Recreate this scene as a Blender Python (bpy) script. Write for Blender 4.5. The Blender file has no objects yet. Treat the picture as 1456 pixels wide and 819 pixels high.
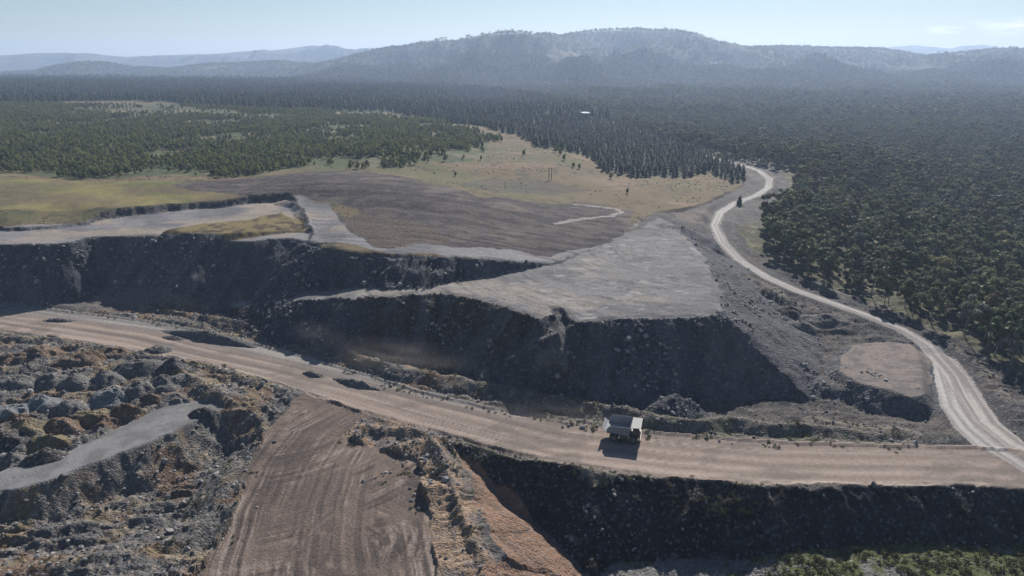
import bpy, bmesh, math, random
import numpy as np
from mathutils import Vector, Matrix
random.seed(7)
RNG = np.random.default_rng(11)
F32 = np.float32
scene = bpy.context.scene
COL = scene.collection

# ------------------------------------------------------------------ camera
CAM_Z = 112.0; PITCH = math.radians(18.5); FPX = 971.0
SP, CP = math.sin(PITCH), math.cos(PITCH)
cam_d = bpy.data.cameras.new('camera'); cam = bpy.data.objects.new('camera', cam_d); COL.objects.link(cam)
cam_d.sensor_width = 36; cam_d.lens = 36 * FPX / 1456; cam_d.clip_start = 1; cam_d.clip_end = 60000
cam.location = (0, 0, CAM_Z); cam.rotation_euler = (math.pi/2 - PITCH, 0, 0)
scene.camera = cam

# ------------------------------------------------------------------ light
SUN_AZ = math.radians(17); SUN_EL = math.radians(33)      # sun stands ahead of the camera, a little to the right
world = bpy.data.worlds.new('World'); scene.world = world; world.use_nodes = True
wn = world.node_tree; wn.nodes.clear()
wo = wn.nodes.new('ShaderNodeOutputWorld'); wb = wn.nodes.new('ShaderNodeBackground')
sky = wn.nodes.new('ShaderNodeTexSky'); sky.sky_type = 'NISHITA'; sky.sun_disc = False
sky.sun_elevation = SUN_EL; sky.sun_rotation = SUN_AZ
sky.air_density = 1.0; sky.dust_density = 0.15; sky.ozone_density = 3.0; sky.altitude = 300
wb.inputs['Strength'].default_value = 0.05
# thin white cloud low over the hills at the right
tc = wn.nodes.new('ShaderNodeTexCoord')
def wmath(op, a, b=None, clamp=False):
    n = wn.nodes.new('ShaderNodeMath'); n.operation = op; n.use_clamp = clamp
    for i, v in enumerate((a, b)):
        if v is None: continue
        if isinstance(v, (int, float)): n.inputs[i].default_value = v
        else: wn.links.new(v, n.inputs[i])
    return n.outputs[0]
sep = wn.nodes.new('ShaderNodeSeparateXYZ'); wn.links.new(tc.outputs['Generated'], sep.inputs[0])
kx = wmath('DIVIDE', sep.outputs[0], wmath('MAXIMUM', sep.outputs[1], 0.01))
kz = wmath('DIVIDE', sep.outputs[2], wmath('MAXIMUM', sep.outputs[1], 0.01))
cmb = wn.nodes.new('ShaderNodeCombineXYZ'); wn.links.new(wmath('MULTIPLY', kx, 9.0), cmb.inputs[0]); wn.links.new(wmath('MULTIPLY', kz, 75.0), cmb.inputs[1])
cn = wn.nodes.new('ShaderNodeTexNoise'); cn.inputs['Scale'].default_value = 1.6; cn.inputs['Detail'].default_value = 6; cn.inputs['Roughness'].default_value = .6
wn.links.new(cmb.outputs[0], cn.inputs['Vector'])
def bump1(v, c, w):   # 1 - ((v-c)/w)^2
    d = wmath('DIVIDE', wmath('SUBTRACT', v, c), w); return wmath('SUBTRACT', 1.0, wmath('MULTIPLY', d, d))
m1 = wmath('MULTIPLY', wmath('MAXIMUM', bump1(kx, .79, .17), 0), wmath('MAXIMUM', bump1(kz, .043, .013), 0))
m2 = wmath('MULTIPLY', wmath('MAXIMUM', bump1(kx, .595, .03), 0), wmath('MAXIMUM', bump1(kz, .0385, .006), 0))
cm = wmath('MULTIPLY', wmath('ADD', m1, m2), wmath('MULTIPLY', wmath('SUBTRACT', cn.outputs['Fac'], .40), 5.0, True), True)
cm = wmath('MULTIPLY', cm, 0.9)
cmix = wn.nodes.new('ShaderNodeMixRGB'); wn.links.new(cm, cmix.inputs[0]); wn.links.new(sky.outputs[0], cmix.inputs[1]); cmix.inputs[2].default_value = (19, 19, 19.6, 1)
wn.links.new(cmix.outputs[0], wb.inputs['Color']); wn.links.new(wb.outputs[0], wo.inputs['Surface'])

sun_d = bpy.data.lights.new('sun', 'SUN'); sun_d.energy = 5.0; sun_d.angle = math.radians(.53); sun_d.color = (1, .94, .86)
sun = bpy.data.objects.new('sun', sun_d); COL.objects.link(sun)
sdir = Vector((math.sin(SUN_AZ)*math.cos(SUN_EL), math.cos(SUN_AZ)*math.cos(SUN_EL), math.sin(SUN_EL)))
sun.rotation_euler = sdir.to_track_quat('Z', 'Y').to_euler(); sun.location = sdir * 500
scene.view_settings.view_transform = 'Standard'; scene.view_settings.look = 'None'
scene.view_settings.exposure = 0.6; scene.view_settings.gamma = 1.0
scene.cycles.use_denoising = True; scene.cycles.max_bounces = 6; scene.cycles.diffuse_bounces = 2; scene.cycles.volume_bounces = 1
HAZE_DENSITY = 0.000105

# ------------------------------------------------------------------ projection helpers
def un(px, py, z=0.0):
    x = (px-728)/FPX; v = (409.5-py)/FPX
    dy = CP + v*SP; dz = -SP + v*CP
    t = (z-CAM_Z)/dz
    return (x*t, dy*t)
def proj(X, Y, Z):
    dz = Z-CAM_Z
    depth = Y*CP - dz*SP
    return 728 + FPX*X/depth, 409.5 - FPX*(Y*SP + dz*CP)/depth, depth

# ------------------------------------------------------------------ numpy noise
_perm = RNG.permutation(4096).astype(np.int32)
_val = (RNG.random(4096)*2-1).astype(F32)
def vnoise(x, y, seed=0):
    xi = np.floor(x).astype(np.int32); yi = np.floor(y).astype(np.int32)
    fx = (x-xi).astype(F32); fy = (y-yi).astype(F32)
    fx = fx*fx*fx*(fx*(fx*6-15)+10); fy = fy*fy*fy*(fy*(fy*6-15)+10)
    def h(a, b): return _val[_perm[(_perm[(a+seed*57) & 4095] + b) & 4095]]
    a = h(xi, yi); b = h(xi+1, yi); c = h(xi, yi+1); d = h(xi+1, yi+1)
    return a + (b-a)*fx + (c-a)*fy + (a-b-c+d)*fx*fy
def fbm(x, y, oct=4, seed=0, gain=.5):
    s = 0; a = 1.0; n = 0
    for i in range(oct):
        s = s + a*vnoise(x*2**i + 13.7*i, y*2**i - 7.3*i, seed+i); n += a; a *= gain
    return s/n
def ridged(x, y, oct=4, seed=0):
    s = 0; a = 1.0; n = 0
    for i in range(oct):
        s = s + a*(1-2*np.abs(vnoise(x*2**i+5.1*i, y*2**i+9.2*i, seed+i))); n += a; a *= .55
    return s/n
def smooth(a, b, x):
    t = np.clip((x-a)/(b-a), 0, 1); return t*t*(3-2*t)

# distance to a polyline / polygon; pts = list of (X, Y, z, s)
def pdist(P, X, Y, closed=False, bound=None):
    P = np.array(P, dtype=np.float64)
    n = len(P); m = n if closed else n-1
    shp = X.shape
    best = np.full(shp, 1e12, F32); arc = np.zeros(shp, F32); zz = np.zeros(shp, F32); ss = np.zeros(shp, F32); ins = np.zeros(shp, bool); sd = np.zeros(shp, F32)
    L = 0.0
    for i in range(m):
        a = P[i]; b = P[(i+1) % n]
        dx, dy = b[0]-a[0], b[1]-a[1]; l2 = dx*dx+dy*dy+1e-9; l = math.sqrt(l2)
        rx = X-a[0]; ry = Y-a[1]
        t = np.clip((rx*dx+ry*dy)/l2, 0, 1)
        ex = rx-t*dx; ey = ry-t*dy; d2 = ex*ex+ey*ey
        k = d2 < best
        best = np.where(k, d2, best); arc = np.where(k, L+t*l, arc)
        zz = np.where(k, a[2]+(b[2]-a[2])*t, zz); ss = np.where(k, a[3]+(b[3]-a[3])*t, ss)
        if closed:
            c = ((a[1] > Y) != (b[1] > Y))
            if abs(dy) > 1e-9: ins ^= c & (X < a[0] + (Y-a[1])*dx/dy)
        else:
            sd = np.where(k, (rx*dy-ry*dx)/l, sd)
        L += l
    return np.sqrt(best), arc, zz, ss, (ins if closed else sd)
def inside(P, X, Y):
    ins = np.zeros(X.shape, bool); n = len(P)
    for i in range(n):
        a = P[i]; b = P[(i+1) % n]
        if abs(b[1]-a[1]) < 1e-9: continue
        ins ^= ((a[1] > Y) != (b[1] > Y)) & (X < a[0] + (Y-a[1])*(b[0]-a[0])/(b[1]-a[1]))
    return ins

# ------------------------------------------------------------------ the lie of the land
# (photo column, photo row, height in metres): read off the picture, turned into plan positions once
def ctrl(lst): return np.array([(*un(a, b, z), z) for a, b, z in lst])
LOW = ctrl([(-250,440,0),(0,455,0),(200,480,0),(400,520,0),(600,580,0),(800,620,0),(1000,650,0),(1200,660,0),(1456,665,0),(1800,690,0),
 (0,600,-1.5),(200,560,-.5),(330,560,-.5),(0,690,-1),(150,640,-1),(300,585,-.5),(0,760,-9),(150,730,-9),(300,740,-7),(250,690,-6),(0,830,-10),(330,819,-4),(380,640,-2),
 (450,700,-2),(450,830,-4),(560,760,-2.5),(650,700,-1.5),(650,830,-3),(540,640,-1),
 (1200,600,-1),(1150,500,1),(1250,580,-2),(1180,440,5),(1300,500,3),(1400,560,1),(1330,600,0),(1120,420,7),
 (520,495,-3),(600,520,-4),(700,548,-4),(800,568,-3),(900,580,-2),(1050,590,-1),(100,430,1),(250,440,1),(400,462,-1),
 (1050,340,12),(1015,300,15),(1100,250,13),(1060,235,14),(1100,385,9),
 (1150,330,9),(1250,400,4),(1456,500,1),(1456,400,-2),(1300,300,0),(1456,250,-6),(1200,200,-4),(1000,190,0),(1456,160,-10),(1100,150,-10),(1250,140,-10),(800,140,-6),(1000,135,-10),(600,110,-8),(-300,300,20),(300,150,20),(-500,500,0),(0,104,0),(300,104,-5)])
UPP = ctrl([(-500,345,25),(0,345,25),(200,338,25),(330,341,26),(430,342,28),(520,361,29),(640,364,29),(710,368,27),(770,373,23),(800,370,22.3),
 (-100,322,25.5),(100,318,25.5),(300,302,26.5),(420,293,29),(0,290,31),(150,285,31),(300,272,31.5),(300,288,29.3),(385,283,29.3),(220,293,29.8),(0,258,34),(250,255,35),(-500,300,32),
 (380,262,38),(450,252,40),(540,258,40),(620,270,37),(700,285,32),(600,320,31),(680,340,29),(750,335,26),(860,305,23.5),(800,298,26),(480,325,31.5),(540,345,30.5),
 (600,215,37),(700,230,31),(750,220,29),(780,256,27),(850,275,24),(900,260,21),(1000,285,17),(1050,265,15),(1062,245,15),(930,300,21),(850,348,22),(900,325,22),(950,230,18),
 (0,200,36),(300,200,34),(600,180,34),(0,150,36),(0,122,34),(300,150,34),(300,122,32),(500,130,28),(700,170,26),(850,190,16),(1000,228,14),(750,145,10),(600,124,20)])
def kern(C, X, Y, e=.055):
    u = X/(np.abs(Y)+40); w = np.log(np.maximum(Y, 30)) * .8
    num = 0; den = 0
    for cx, cy, cz in C:
        cu = cx/(cy+40); cw = math.log(cy)*.8
        d2 = (u-cu)**2 + (w-cw)**2 + e*e
        q = 1/(d2*d2); num = num + q*cz; den = den + q
    return (num/den).astype(F32)
def poly(lst, s=.75):
    out = []; cz = 0
    for p in lst:
        if len(p) > 2: cz = p[2]
        if len(p) > 3: s = p[3]
        out.append((*un(p[0], p[1], cz), cz, s))
    return out
P_UP = poly([(-900,350,25,.9),(0,346,25),(60,347),(95,345),(130,337),(210,335),(280,339,25.5),(340,342,26,.78),(415,340,27.5,.7),(440,341,28,.66),(460,352,28.5),(490,359),(560,364),(640,366,28.5,.66),(700,368,27),(740,371,25,.7),(770,374,23,.7),
 (800,371,22.5,.3),(850,352,22),(900,322,22),(930,303,21,.15),(975,300,19,.13),(1000,292,17),(1030,277,15.5),(1055,265,15),(1064,252,15),(1055,242,15),(1035,236,14,.1),(980,214,14,.1),(900,187,12),(800,157,8),(700,137,8),(600,123,14),(500,118,20),(0,115,29),(-900,116,29)])
P_PL = poly([(318,443,1,.78),(340,436,4),(370,431,8),(400,428,12),(450,424,16),(520,420,19),(580,417,19.5),(640,417,20),(690,425,21,.86),(735,440,22),(765,451,22),(778,447,22),(785,436,22),(796,434,22),(806,444,22),(820,454,22),(850,454,22),(900,452,22),(960,450,22),(1000,447,22,.8),(1022,440,22,.55),(1024,415,22,.47),(1008,385,22),(990,350,21),(962,325,20,.4),(935,303,20,.2),(870,330,22),(790,360,22,.5),(600,395,20),(450,402,14),(345,425,4)])
P_ROAD_N = [(-900,335),(-400,385),(0,431),(100,443),(200,455),(300,472),(400,497),(500,526),(600,556),(700,580),(800,599),(857,608),(950,616),(1100,627),(1250,632),(1400,635),(1456,640),(1700,655),(2400,700)]
P_ROAD_S = [(2400,790),(1700,705),(1456,695),(1400,692),(1300,690),(1200,690),(1100,689),(1000,685),(900,675),(800,659),(700,639),(640,622),(560,600),(430,559),(400,548),(300,518),(200,500),(100,484),(0,470),(-400,420),(-900,375)]
P_ROAD = [(*un(a, b, 0), 0, 1) for a, b in P_ROAD_N + P_ROAD_S]
P_RAMP = [(*un(a, b, z), z, 1) for a, b, z in [(425,556,0),(405,580,-.3),(375,620,-1),(350,670,-2),(335,720,-3),(320,760,-4),(270,819,-4.5),(240,870,-5),(640,870,-4),(625,819,-3.4),(612,740,-2.5),(585,660,-1.6),(520,628,-1),(490,618,-.8),(500,600,-.4),(530,592,-.2),(570,602,0)]]
ROAD2_PX = [(960,214,14),(1000,221,14),(1035,230,14),(1060,236,14),(1080,243,14),(1094,254,14),(1092,267,14),(1075,278,14),(1045,289,14.3),(1024,302,14),(1016,320,13.5),(1026,343,12.5),(1052,370,11),(1090,394,9.5),(1130,412,8),(1180,430,6.5),(1230,448,5),(1280,468,3.6),(1318,490,2.4),(1342,515,1.4),(1352,545,.8),(1362,580,.3),(1385,610,0),(1420,640,0),(1470,672,0)]
ROAD2 = [(*un(a, b, z), z, 3.3+2.6*max(0, min(1, (b-470)/130))) for a, b, z in ROAD2_PX]
ROAD3 = [(*un(a, b, z), z, 4.6) for a, b, z in [(1342,512,1.5),(1362,535,1),(1378,565,.6),(1400,600,.2),(1440,632,0),(1500,655,0),(1700,690,0)]]
P_PIT = poly([(800,1000,-14,.5),(838,870,-14,.5),(838,823,-14,.5),(770,757,-12,.5),(700,690,-6,.5),(655,641,-1,.6),(702,689,-6,.8),(772,756,-12,.8),(842,820,-14,.78),(868,803),(950,797,-13.5),(1040,800,-12.5),(1110,786,-10.5),(1200,778,-10),(1330,778,-10),(1456,775,-10),(1800,775,-10),(2300,1000,-10),(1100,1000,-10)], .78)
P_PAD = poly([(1196,512,4.5,.62),(1212,494),(1262,485),(1318,490),(1328,505),(1328,525),(1310,552),(1292,562),(1232,548),(1192,532)])
P_PADF = poly([(1150,538,2.2,.8),(1200,535),(1300,560),(1296,572),(1200,556),(1150,548)])
P_TRACK = [(*un(a, b, z), z, 1) for a, b, z in [(-300,760,-1.4),(0,666,-1),(100,640,-.9),(180,600,-.7),(250,572,-.5),(305,570,-.4),(318,583,-.4),(250,617,-.7),(160,650,-.9),(80,680,-1.1),(0,700,-1.2),(-300,790,-1.6)]]
def line(lst, w=.6):
    return [(*un(a, b, z), z, w) for a, b, z in lst]
BERMS = [   # crest line, flank slope, roughness
 (line([(353,450,2.5),(379,467,3),(426,477,3.5),(455,481,4.2),(478,482,5),(505,501,3.8),(553,514,3.5),(603,526,3.5),(660,536,3.6),(711,548,3.5),(760,560,3.5),(810,568,3.2),(858,575,3),(905,580,3),(934,588,3),(984,594,2.8),(1079,596,2.6),(1160,604,2.5),(1250,612,1.8),(1300,620,1.2)]), .62),
 (line([(-600,345,2.5),(-200,390,2.5),(0,413,3),(60,417,3),(120,420,2.5),(180,424,2.5),(215,436,2.6),(290,447,2.6),(345,459,2.6),(380,474,2.4)]), .6),
 (line([(-300,398,1.2),(0,428,1.2),(100,440,1.2),(200,452,1.2),(300,468,1.4),(400,491,1.5),(500,519,1.5),(600,548,1.5),(700,573,1.5),(800,592,1.3),(850,600,1.2)]), .5),
 (line([(905,606,1.6),(950,611,1.6),(1060,620,1.6),(1200,627,1.6),(1300,629,1.3)]), .55),
 (line([(430,562,.9),(400,551,1.2),(300,521,1.3),(200,503,1.3),(100,487,1.2),(0,474,1.2),(-400,425,1)]), .55),
 (line([(575,603,1.2),(640,624,1.4),(700,641,1.4),(800,661,1.4),(900,677,1.4),(1000,687,1.6),(1100,691,1.4)]), .55),
 (line([(500,620,1.5),(520,603,2),(560,600,1.7),(600,614,2.4),(625,640,2.5),(640,680,1),(655,720,.2),(672,760,-.6),(700,819,-1.4),(730,880,-2)]), .7),
 (line([(560,632,1.2),(600,628,1.6),(622,650,1.6)]), .5),
 (line([(530,668,.8),(560,660,1.4),(590,655,1.2)]), .5),
 (line([(560,700,.6),(600,692,1.6),(625,690,1.6)]), .5),
 (line([(425,565,1.3),(402,590,.8),(372,630,.2),(348,690,-.8),(328,750,-2)]), .6),
 (line([(320,560,2.5),(290,545,3.2),(245,520,4),(235,512,2)]), .6),
 (line([(1120,386,9.4),(1160,405,7.6),(1200,420,6.2),(1290,450,4.0),(1350,484,2.4),(1395,520,2),(1430,560,1.6),(1470,600,1.2)]), .4),
 (line([(1170,598,1.5),(1230,604,2),(1280,612,1.5),(1320,622,1)]), .4),
 (line([(1020,356,14),(1050,384,12.6),(1090,408,11),(1120,424,9.5)]), .5),
 (line([(940,316,22),(970,322,22),(995,332,21)]), .4),
 (line([(404,284,31),(425,288,31.5),(440,315,30.5),(448,330,30)]), .6),
 (line([(0,810,-6),(90,790,-5),(180,776,-5),(250,760,-4),(300,720,-3.5),(350,655,-1)]), .5),

 (line([(820,818,-11.5),(900,808,-11.8),(1000,806,-11.8),(1120,812,-12)]), .4),
]
def sky_line(lst, Y0): 
    k = []; z = []
    for px, py in lst:
        v = (409.5-py)/FPX; dy = CP+v*SP; dz = -SP+v*CP
        k.append(((px-728)/FPX)/dy); z.append(CAM_Z + Y0*dz/dy)
    return np.array(k), np.array(z)
HILLS = [   # distance of the crest, depth of the flank, skyline read off the photo
 (5000, 1750, [(250,118),(330,110),(430,97),(480,87),(540,74),(600,65),(680,59),(740,57),(795,55),(830,48),(870,45),(905,44),(960,50),(1010,63),(1060,70),(1110,68),(1170,70),(1250,71),(1320,82),(1400,74),(1470,72),(1600,64),(1800,70)], 11),
 (3900, 750, [(740,140),(840,120),(900,108),(960,118),(1040,124),(1120,112),(1200,118),(1260,106),(1330,100),(1400,104),(1500,92),(1800,100)], 23),
 (4300, 800, [(380,118),(440,110),(500,104),(560,99),(610,103),(670,95),(730,100),(790,92),(850,99),(910,93),(980,100),(1040,95),(1110,102),(1180,95),(1250,101),(1330,97),(1420,92),(1600,98)], 67),
 (4900, 900, [(-600,100),(-100,112),(50,104),(85,95),(115,91),(150,91),(190,98),(240,100),(290,94),(340,92),(400,89),(440,93),(520,96),(640,108)], 31),
 (8800, 1700, [(-700,70),(-200,80),(0,79),(60,75),(130,77),(180,81),(250,79),(300,77),(340,74),(400,71),(440,66),(475,66),(505,72),(535,70),(590,90),(700,110)], 47),
 (11000, 1900, [(1100,110),(1220,80),(1255,68),(1300,64),(1350,69),(1395,64),(1450,70),(1500,66),(1700,80)], 53),
]
def height(X, Y):
    """ground height and a few masks, metres"""
    X = X.astype(F32); Y = Y.astype(F32)
    M = {}
    wx = X + 3.0*fbm(X/14, Y/14, 3, 1) + .8*fbm(X/3.2, Y/3.2, 2, 4); wy = Y + 3.0*fbm(X/14, Y/14, 3, 2) + .8*fbm(X/3.2, Y/3.2, 2, 5)
    far = smooth(350, 900, Y)
    low = kern(LOW, X, Y) + (fbm(X/160, Y/160, 3, 60)*6 + fbm(X/40, Y/40, 3, 61)*1.2)*far
    rough = fbm(X/9, Y/9, 4, 20); rough2 = ridged(X/5.5, Y/5.5, 4, 21)
    # hummocky ground where neither road nor bench has smoothed it
    hum = smooth(330, 300, Y)
    lx = np.clip((X+30)/-40, 0, 1)
    h = low + .5*rough + rough2*.45*smooth(450, 300, Y)
    bigl = smooth(-35, -60, X)*smooth(300, 262, Y)          # broken spoil left of the ramp
    h = h + bigl*(2.3*ridged(X/14, Y/9, 4, 22) + .45*ridged(X/3, Y/2.4, 3, 24))
    # right-hand broken ground beside the gravel road
    br = smooth(85, 120, X)*smooth(175, 190, Y)*smooth(360, 300, Y)
    h = h + br*(1.3*ridged(X/15, Y/8, 4, 25))
    # terraces cut in the excavation at the lower left
    ex = inside([un(a, b, -6) for a, b in [(-200,700),(0,705),(160,672),(250,650),(300,640),(300,680),(240,735),(140,765),(0,790),(-200,820)]], wx, wy)
    M['exc'] = ex
    PE = [(*un(a_, b_, -9), -9, .7) for a_, b_ in [(-300,770),(0,742),(100,724),(200,694),(280,664),(318,646),(330,680),(280,738),(150,775),(0,800),(-300,860)]]
    d, a, z, s, ins = pdist(PE, wx, wy, True)
    h = np.where(X < -20, np.minimum(h, np.where(ins, -9+.5*rough2+.4*rough, -9+.66*d+1.3*ridged(X/6, Y/6, 4, 27))), h)
    q = (Y*.9 + X*-.25 + 1.6*fbm(X/12, Y/6, 3, 28))
    saw = (q/4.6) % 1.0
    h = np.where(ex, h + 1.5*(smooth(0, .75, saw) - smooth(.85, 1, saw))*smooth(-.3, .3, fbm(X/14, Y/8, 2, 26)) - .7 + 1.2*ridged(X/8, Y/4, 4, 29), h)
    # side road bench, grey track, pads
    # the central bench
    rgx = 1.3*fbm(X/6, Y/6, 4, 160)+.5*fbm(X/1.8, Y/1.8, 2, 161); d, a, z, s, ins = pdist(P_PL, wx+rgx, wy+1.3*rgx, True)
    top = kern(np.array([(p[0], p[1], p[2]) for p in P_PL] + [(*un(900,400,22), 22), (*un(900,360,22), 22), (*un(850,430,22), 22), (*un(1000,420,22),22)]), X, Y) + .35*fbm(X/7, Y/7, 4, 33) + .12*ridged(X/2.5, Y/2.5, 2, 34)
    scal = 4.6*(ridged(a/30, d/80, 1, 36)-.75)*smooth(0, 10, d) + 1.9*ridged(a/7.0 + d/30, d/34, 3, 37)*(.5+.9*smooth(-.2, .3, fbm(a/25, d/60, 2, 162)))*smooth(.5, 5, d) + .35*fbm(X/1.3, Y/1.3, 3, 38)
    scal = scal*(1-.85*smooth(76, 92, X))
    face = z - s*d + scal*np.clip(s*1.5-.1, 0, 1)
    cone = pdist(line([(791,440,20.3),(796,475,18.3),(805,505,13),(815,540,5.6),(800,560,0.5)]), wx, wy)
    cz = cone[2]+.8-.5*cone[0]+.5*ridged(X/3, Y/9, 2, 39)
    M['cone'] = (cone[0] < 9) & (cz > face-.5) & ~ins; face = np.maximum(face, np.where(cone[0] < 20, cz, -99))
    cone = pdist(line([(960,560,6.5),(985,572,3)]), wx, wy); face = np.maximum(face, np.where(cone[0] < 14, cone[2]-.7*cone[0]+.3*rough2, -99))
    hp = np.where(ins, top - .5*smooth(2.5, 0, d), face)
    M['plat'] = ins; M['faceP'] = (~ins) & (hp > h) 
    fl = (X > 62) & (d < 60); M['flank'] = fl
    kP = hp > h; h = np.where(kP, hp, h)
    M['dP'] = d; M['aP'] = a
    # windrows and banks
    bm = np.zeros(X.shape, bool)
    # upland
    d, a, z, s, ins = pdist(P_UP, wx, wy, True)
    nearf = smooth(450, 380, Y)
    top = kern(UPP, X, Y) + .25*fbm(X/8, Y/8, 4, 40)*nearf + (fbm(X/120, Y/120, 3, 41)*2.0 + fbm(X/420, Y/420, 3, 45)*9*smooth(1000, 1800, Y) + .5*fbm(X/30, Y/30, 3, 42))*smooth(380, 700, Y)
    scal = 4.4*(ridged(a/34, d/90, 1, 43)-.6)*smooth(0, 10, d) + 1.9*ridged(a/6.5 + d/25, d/36, 3, 44)*(.5+.9*smooth(-.2, .3, fbm(a/25, d/60, 2, 163)))*(1+.9*smooth(-115, -85, X))*smooth(.5, 5, d) + .35*fbm(X/1.3, Y/1.3, 3, 45)
    face = z - s*d + scal*np.clip(s*2-.4, 0, 1)
    hu = np.where(ins, top - .5*smooth(2.5, 0, d)*nearf, face)
    # the ploughed mound carries contour furrows
    kU = hu > h; h = np.where(kU, hu, h)
    M['up'] = ins & kU; M['faceU'] = (~ins) & kU & (s > .3); M['faceP'] &= ~kU; M['plat'] &= ~kU; M['dU'] = d; M['aU'] = a
    M['faceP'] |= False
    # shallow cut below the yellow field
    P = [(*un(a_, b_, z_), z_, .8) for a_, b_, z_ in [(-700,352,25),(-700,320,25),(0,328,25),(40,328,25),(130,320,25),(150,312,25.3),(215,305,25.6),(270,298,26),(390,288,28),(404,287,28.3),(424,300,28.3),(444,345,27.8),(300,352,25.6)]]
    d, a, z, s, ins = pdist(P, wx, wy, True)
    cf = kern(np.array([(p[0], p[1], p[2]) for p in P]), X, Y, .02)+.1; cut = z + .8*d + .6*ridged(a/6, d/10, 2, 46); M['cut'] = (~ins) & (cut < h) & (Y > 300); M['cutfloor'] = ins & (Y > 300)
    h = np.where((Y > 300) & ins & M['up'], np.minimum(h, cf+.25*fbm(X/6, Y/6, 3, 47)+(rough*.2)), np.where(M['up'], np.minimum(h, np.maximum(cut, z)), h))
    # grassy lump with a rubble edge on that bench
    P = [(*un(a_, b_, 27), 28.6, .7) for a_, b_ in [(240,330),(290,322),(340,318),(400,306),(432,318),(436,333),(380,333),(300,337)]]
    d, a, z, s, ins = pdist(P, wx, wy, True)
    lump = np.where(ins, 28.6+.3*rough, 28.6-.7*d); M['lump'] = (lump > h) & (Y > 300); h = np.where(Y > 300, np.maximum(h, lump), h)
    # pad at the right and its cut front
    for P in (P_PADF, P_PAD):
        d, a, z, s, ins = pdist(P, wx, wy, True)
        v = np.where(ins, z+.12*rough, z-s*d+.3*rough2*smooth(0, 3, d)); k = v > h; h = np.where(k, v, h)
        if P is P_PAD: M['pad'] = ins
        M['faceP'] |= k & ~ins & (d < 9)
    # banks
    berm_k = np.zeros(X.shape, F32)
    for P, sl in BERMS:
        xs = [p[0] for p in P]; ys = [p[1] for p in P]
        bb = (X > min(xs)-14) & (X < max(xs)+14) & (Y > min(ys)-14) & (Y < max(ys)+14)
        if not bb.any(): continue
        d, a, z, s, sd = pdist(P, wx[bb], wy[bb])
        v = z + .3*(z > 2) + .6*fbm(a/6, d/6, 3, 50) - sl*np.sqrt(d*d+.3) + .3*fbm(X[bb]/1.9, Y[bb]/1.9, 3, 51)*smooth(0, 1.5, d) 
        hb = h[bb]; k = v > hb; h[bb] = np.where(k, v, hb)
        q = berm_k[bb]; q[k] = 1; berm_k[bb] = q
    M['berm'] = berm_k > .5
    # the haul road and the ramp that leaves it
    d, a, z, s, ins = pdist(P_ROAD, X+.8*fbm(X/6, Y/6, 2, 52), Y+.5*fbm(X/5, Y/5, 2, 53), True)
    M['road'] = ins; dR = d
    w = np.where(ins, 1, 0)
    h = np.where(ins, np.where(d < 1.2, np.minimum(h, .5), 0) + .05*fbm(X/4, Y/4, 2, 54), h)
    h = np.where((~ins) & (d < 2.0) & (Y > 0), h*(d/2.0)+(0.15)*(1-d/2.0), h)
    d, a, z, s, ins = pdist(P_RAMP, wx, wy, True)
    M['ramp'] = ins & ~M['road']
    rc = kern(np.array([(p[0], p[1], p[2]) for p in P_RAMP]), X, Y, .03)
    h = np.where(M['ramp'], rc + .1*fbm(X/3, Y/3, 3, 55), h)
    d, a, z, s, ins = pdist(P_TRACK, wx, wy, True); M['track'] = ins; h = np.where(ins, z+.12*rough, np.where(d < 14, np.maximum(h, z-.15-.85*d+.5*rough2*smooth(0, 3, d)), h))
    for i, R in enumerate((ROAD2, ROAD3)):
        d, a, z, hw, sd = pdist(R, X, Y)
        k = (d < hw+6) & ~M['road']
        t = np.clip((d-hw-.5)/5.5, 0, 1); t = t*t*(3-2*t)
        h = np.where(k, z*(1-t)+h*t, h)
        M['r%d' % i] = (d < hw+.5*rough) & ~M['road']; M['x%d' % i] = (d < 2.6-1.2*i+.8*rough+.5*rough2) & M['road']; M['r%dd' % i] = sd; M['r%da' % i] = a
    # pit below the haul road
    d, a, z, s, ins = pdist(P_PIT, wx, wy, True)
    scal = 1.5*ridged(a/14, d/40, 2, 56)*smooth(1, 6, d) + .9*ridged(a/4, d/16, 3, 57)*smooth(.5, 4, d) + .3*fbm(X/1.1, Y/1.1, 3, 58)
    left = (X < 33) 
    scal = np.where(wx < 26+ (Y-150)*-.6, scal*.3, scal)
    pit = z + s*d*(1+.0*a) + scal
    for cl in ([(985,712,-3),(1000,745,-8),(1015,800,-13)], [(1310,712,-3),(1345,735,-6),(1370,770,-12)]):
        cn_ = pdist(line(cl), wx, wy); pit = np.maximum(pit, np.where(cn_[0] < 16, cn_[2]+1.5-.6*cn_[0], -99))
    pit = np.where(ins, z + .8*fbm(X/7, Y/7, 4, 59) + .4*rough2*smooth(0, 3, d), pit)
    pit = np.maximum(pit, np.where(wx > 10, -.15-.95*dR+.35*fbm(X/1.6, Y/1.6, 3, 61)*smooth(0, 2, dR), -99)*(1.0))
    kk = (pit < h) & (Y < 215) & (X > -20) & ~((M['road']) & (d > 400))
    pr = M['road'] & kk
    kk &= ~M['road']
    M['pitface'] = kk & ~ins; M['pitfloor'] = kk & ins
    h = np.where(kk, pit, h)
    M['berm'] &= ~kk
    # hills at the horizon
    hl = np.full(X.shape, -1e3, F32); lay = np.zeros(X.shape, np.int8)
    b = Y > 1700
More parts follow.
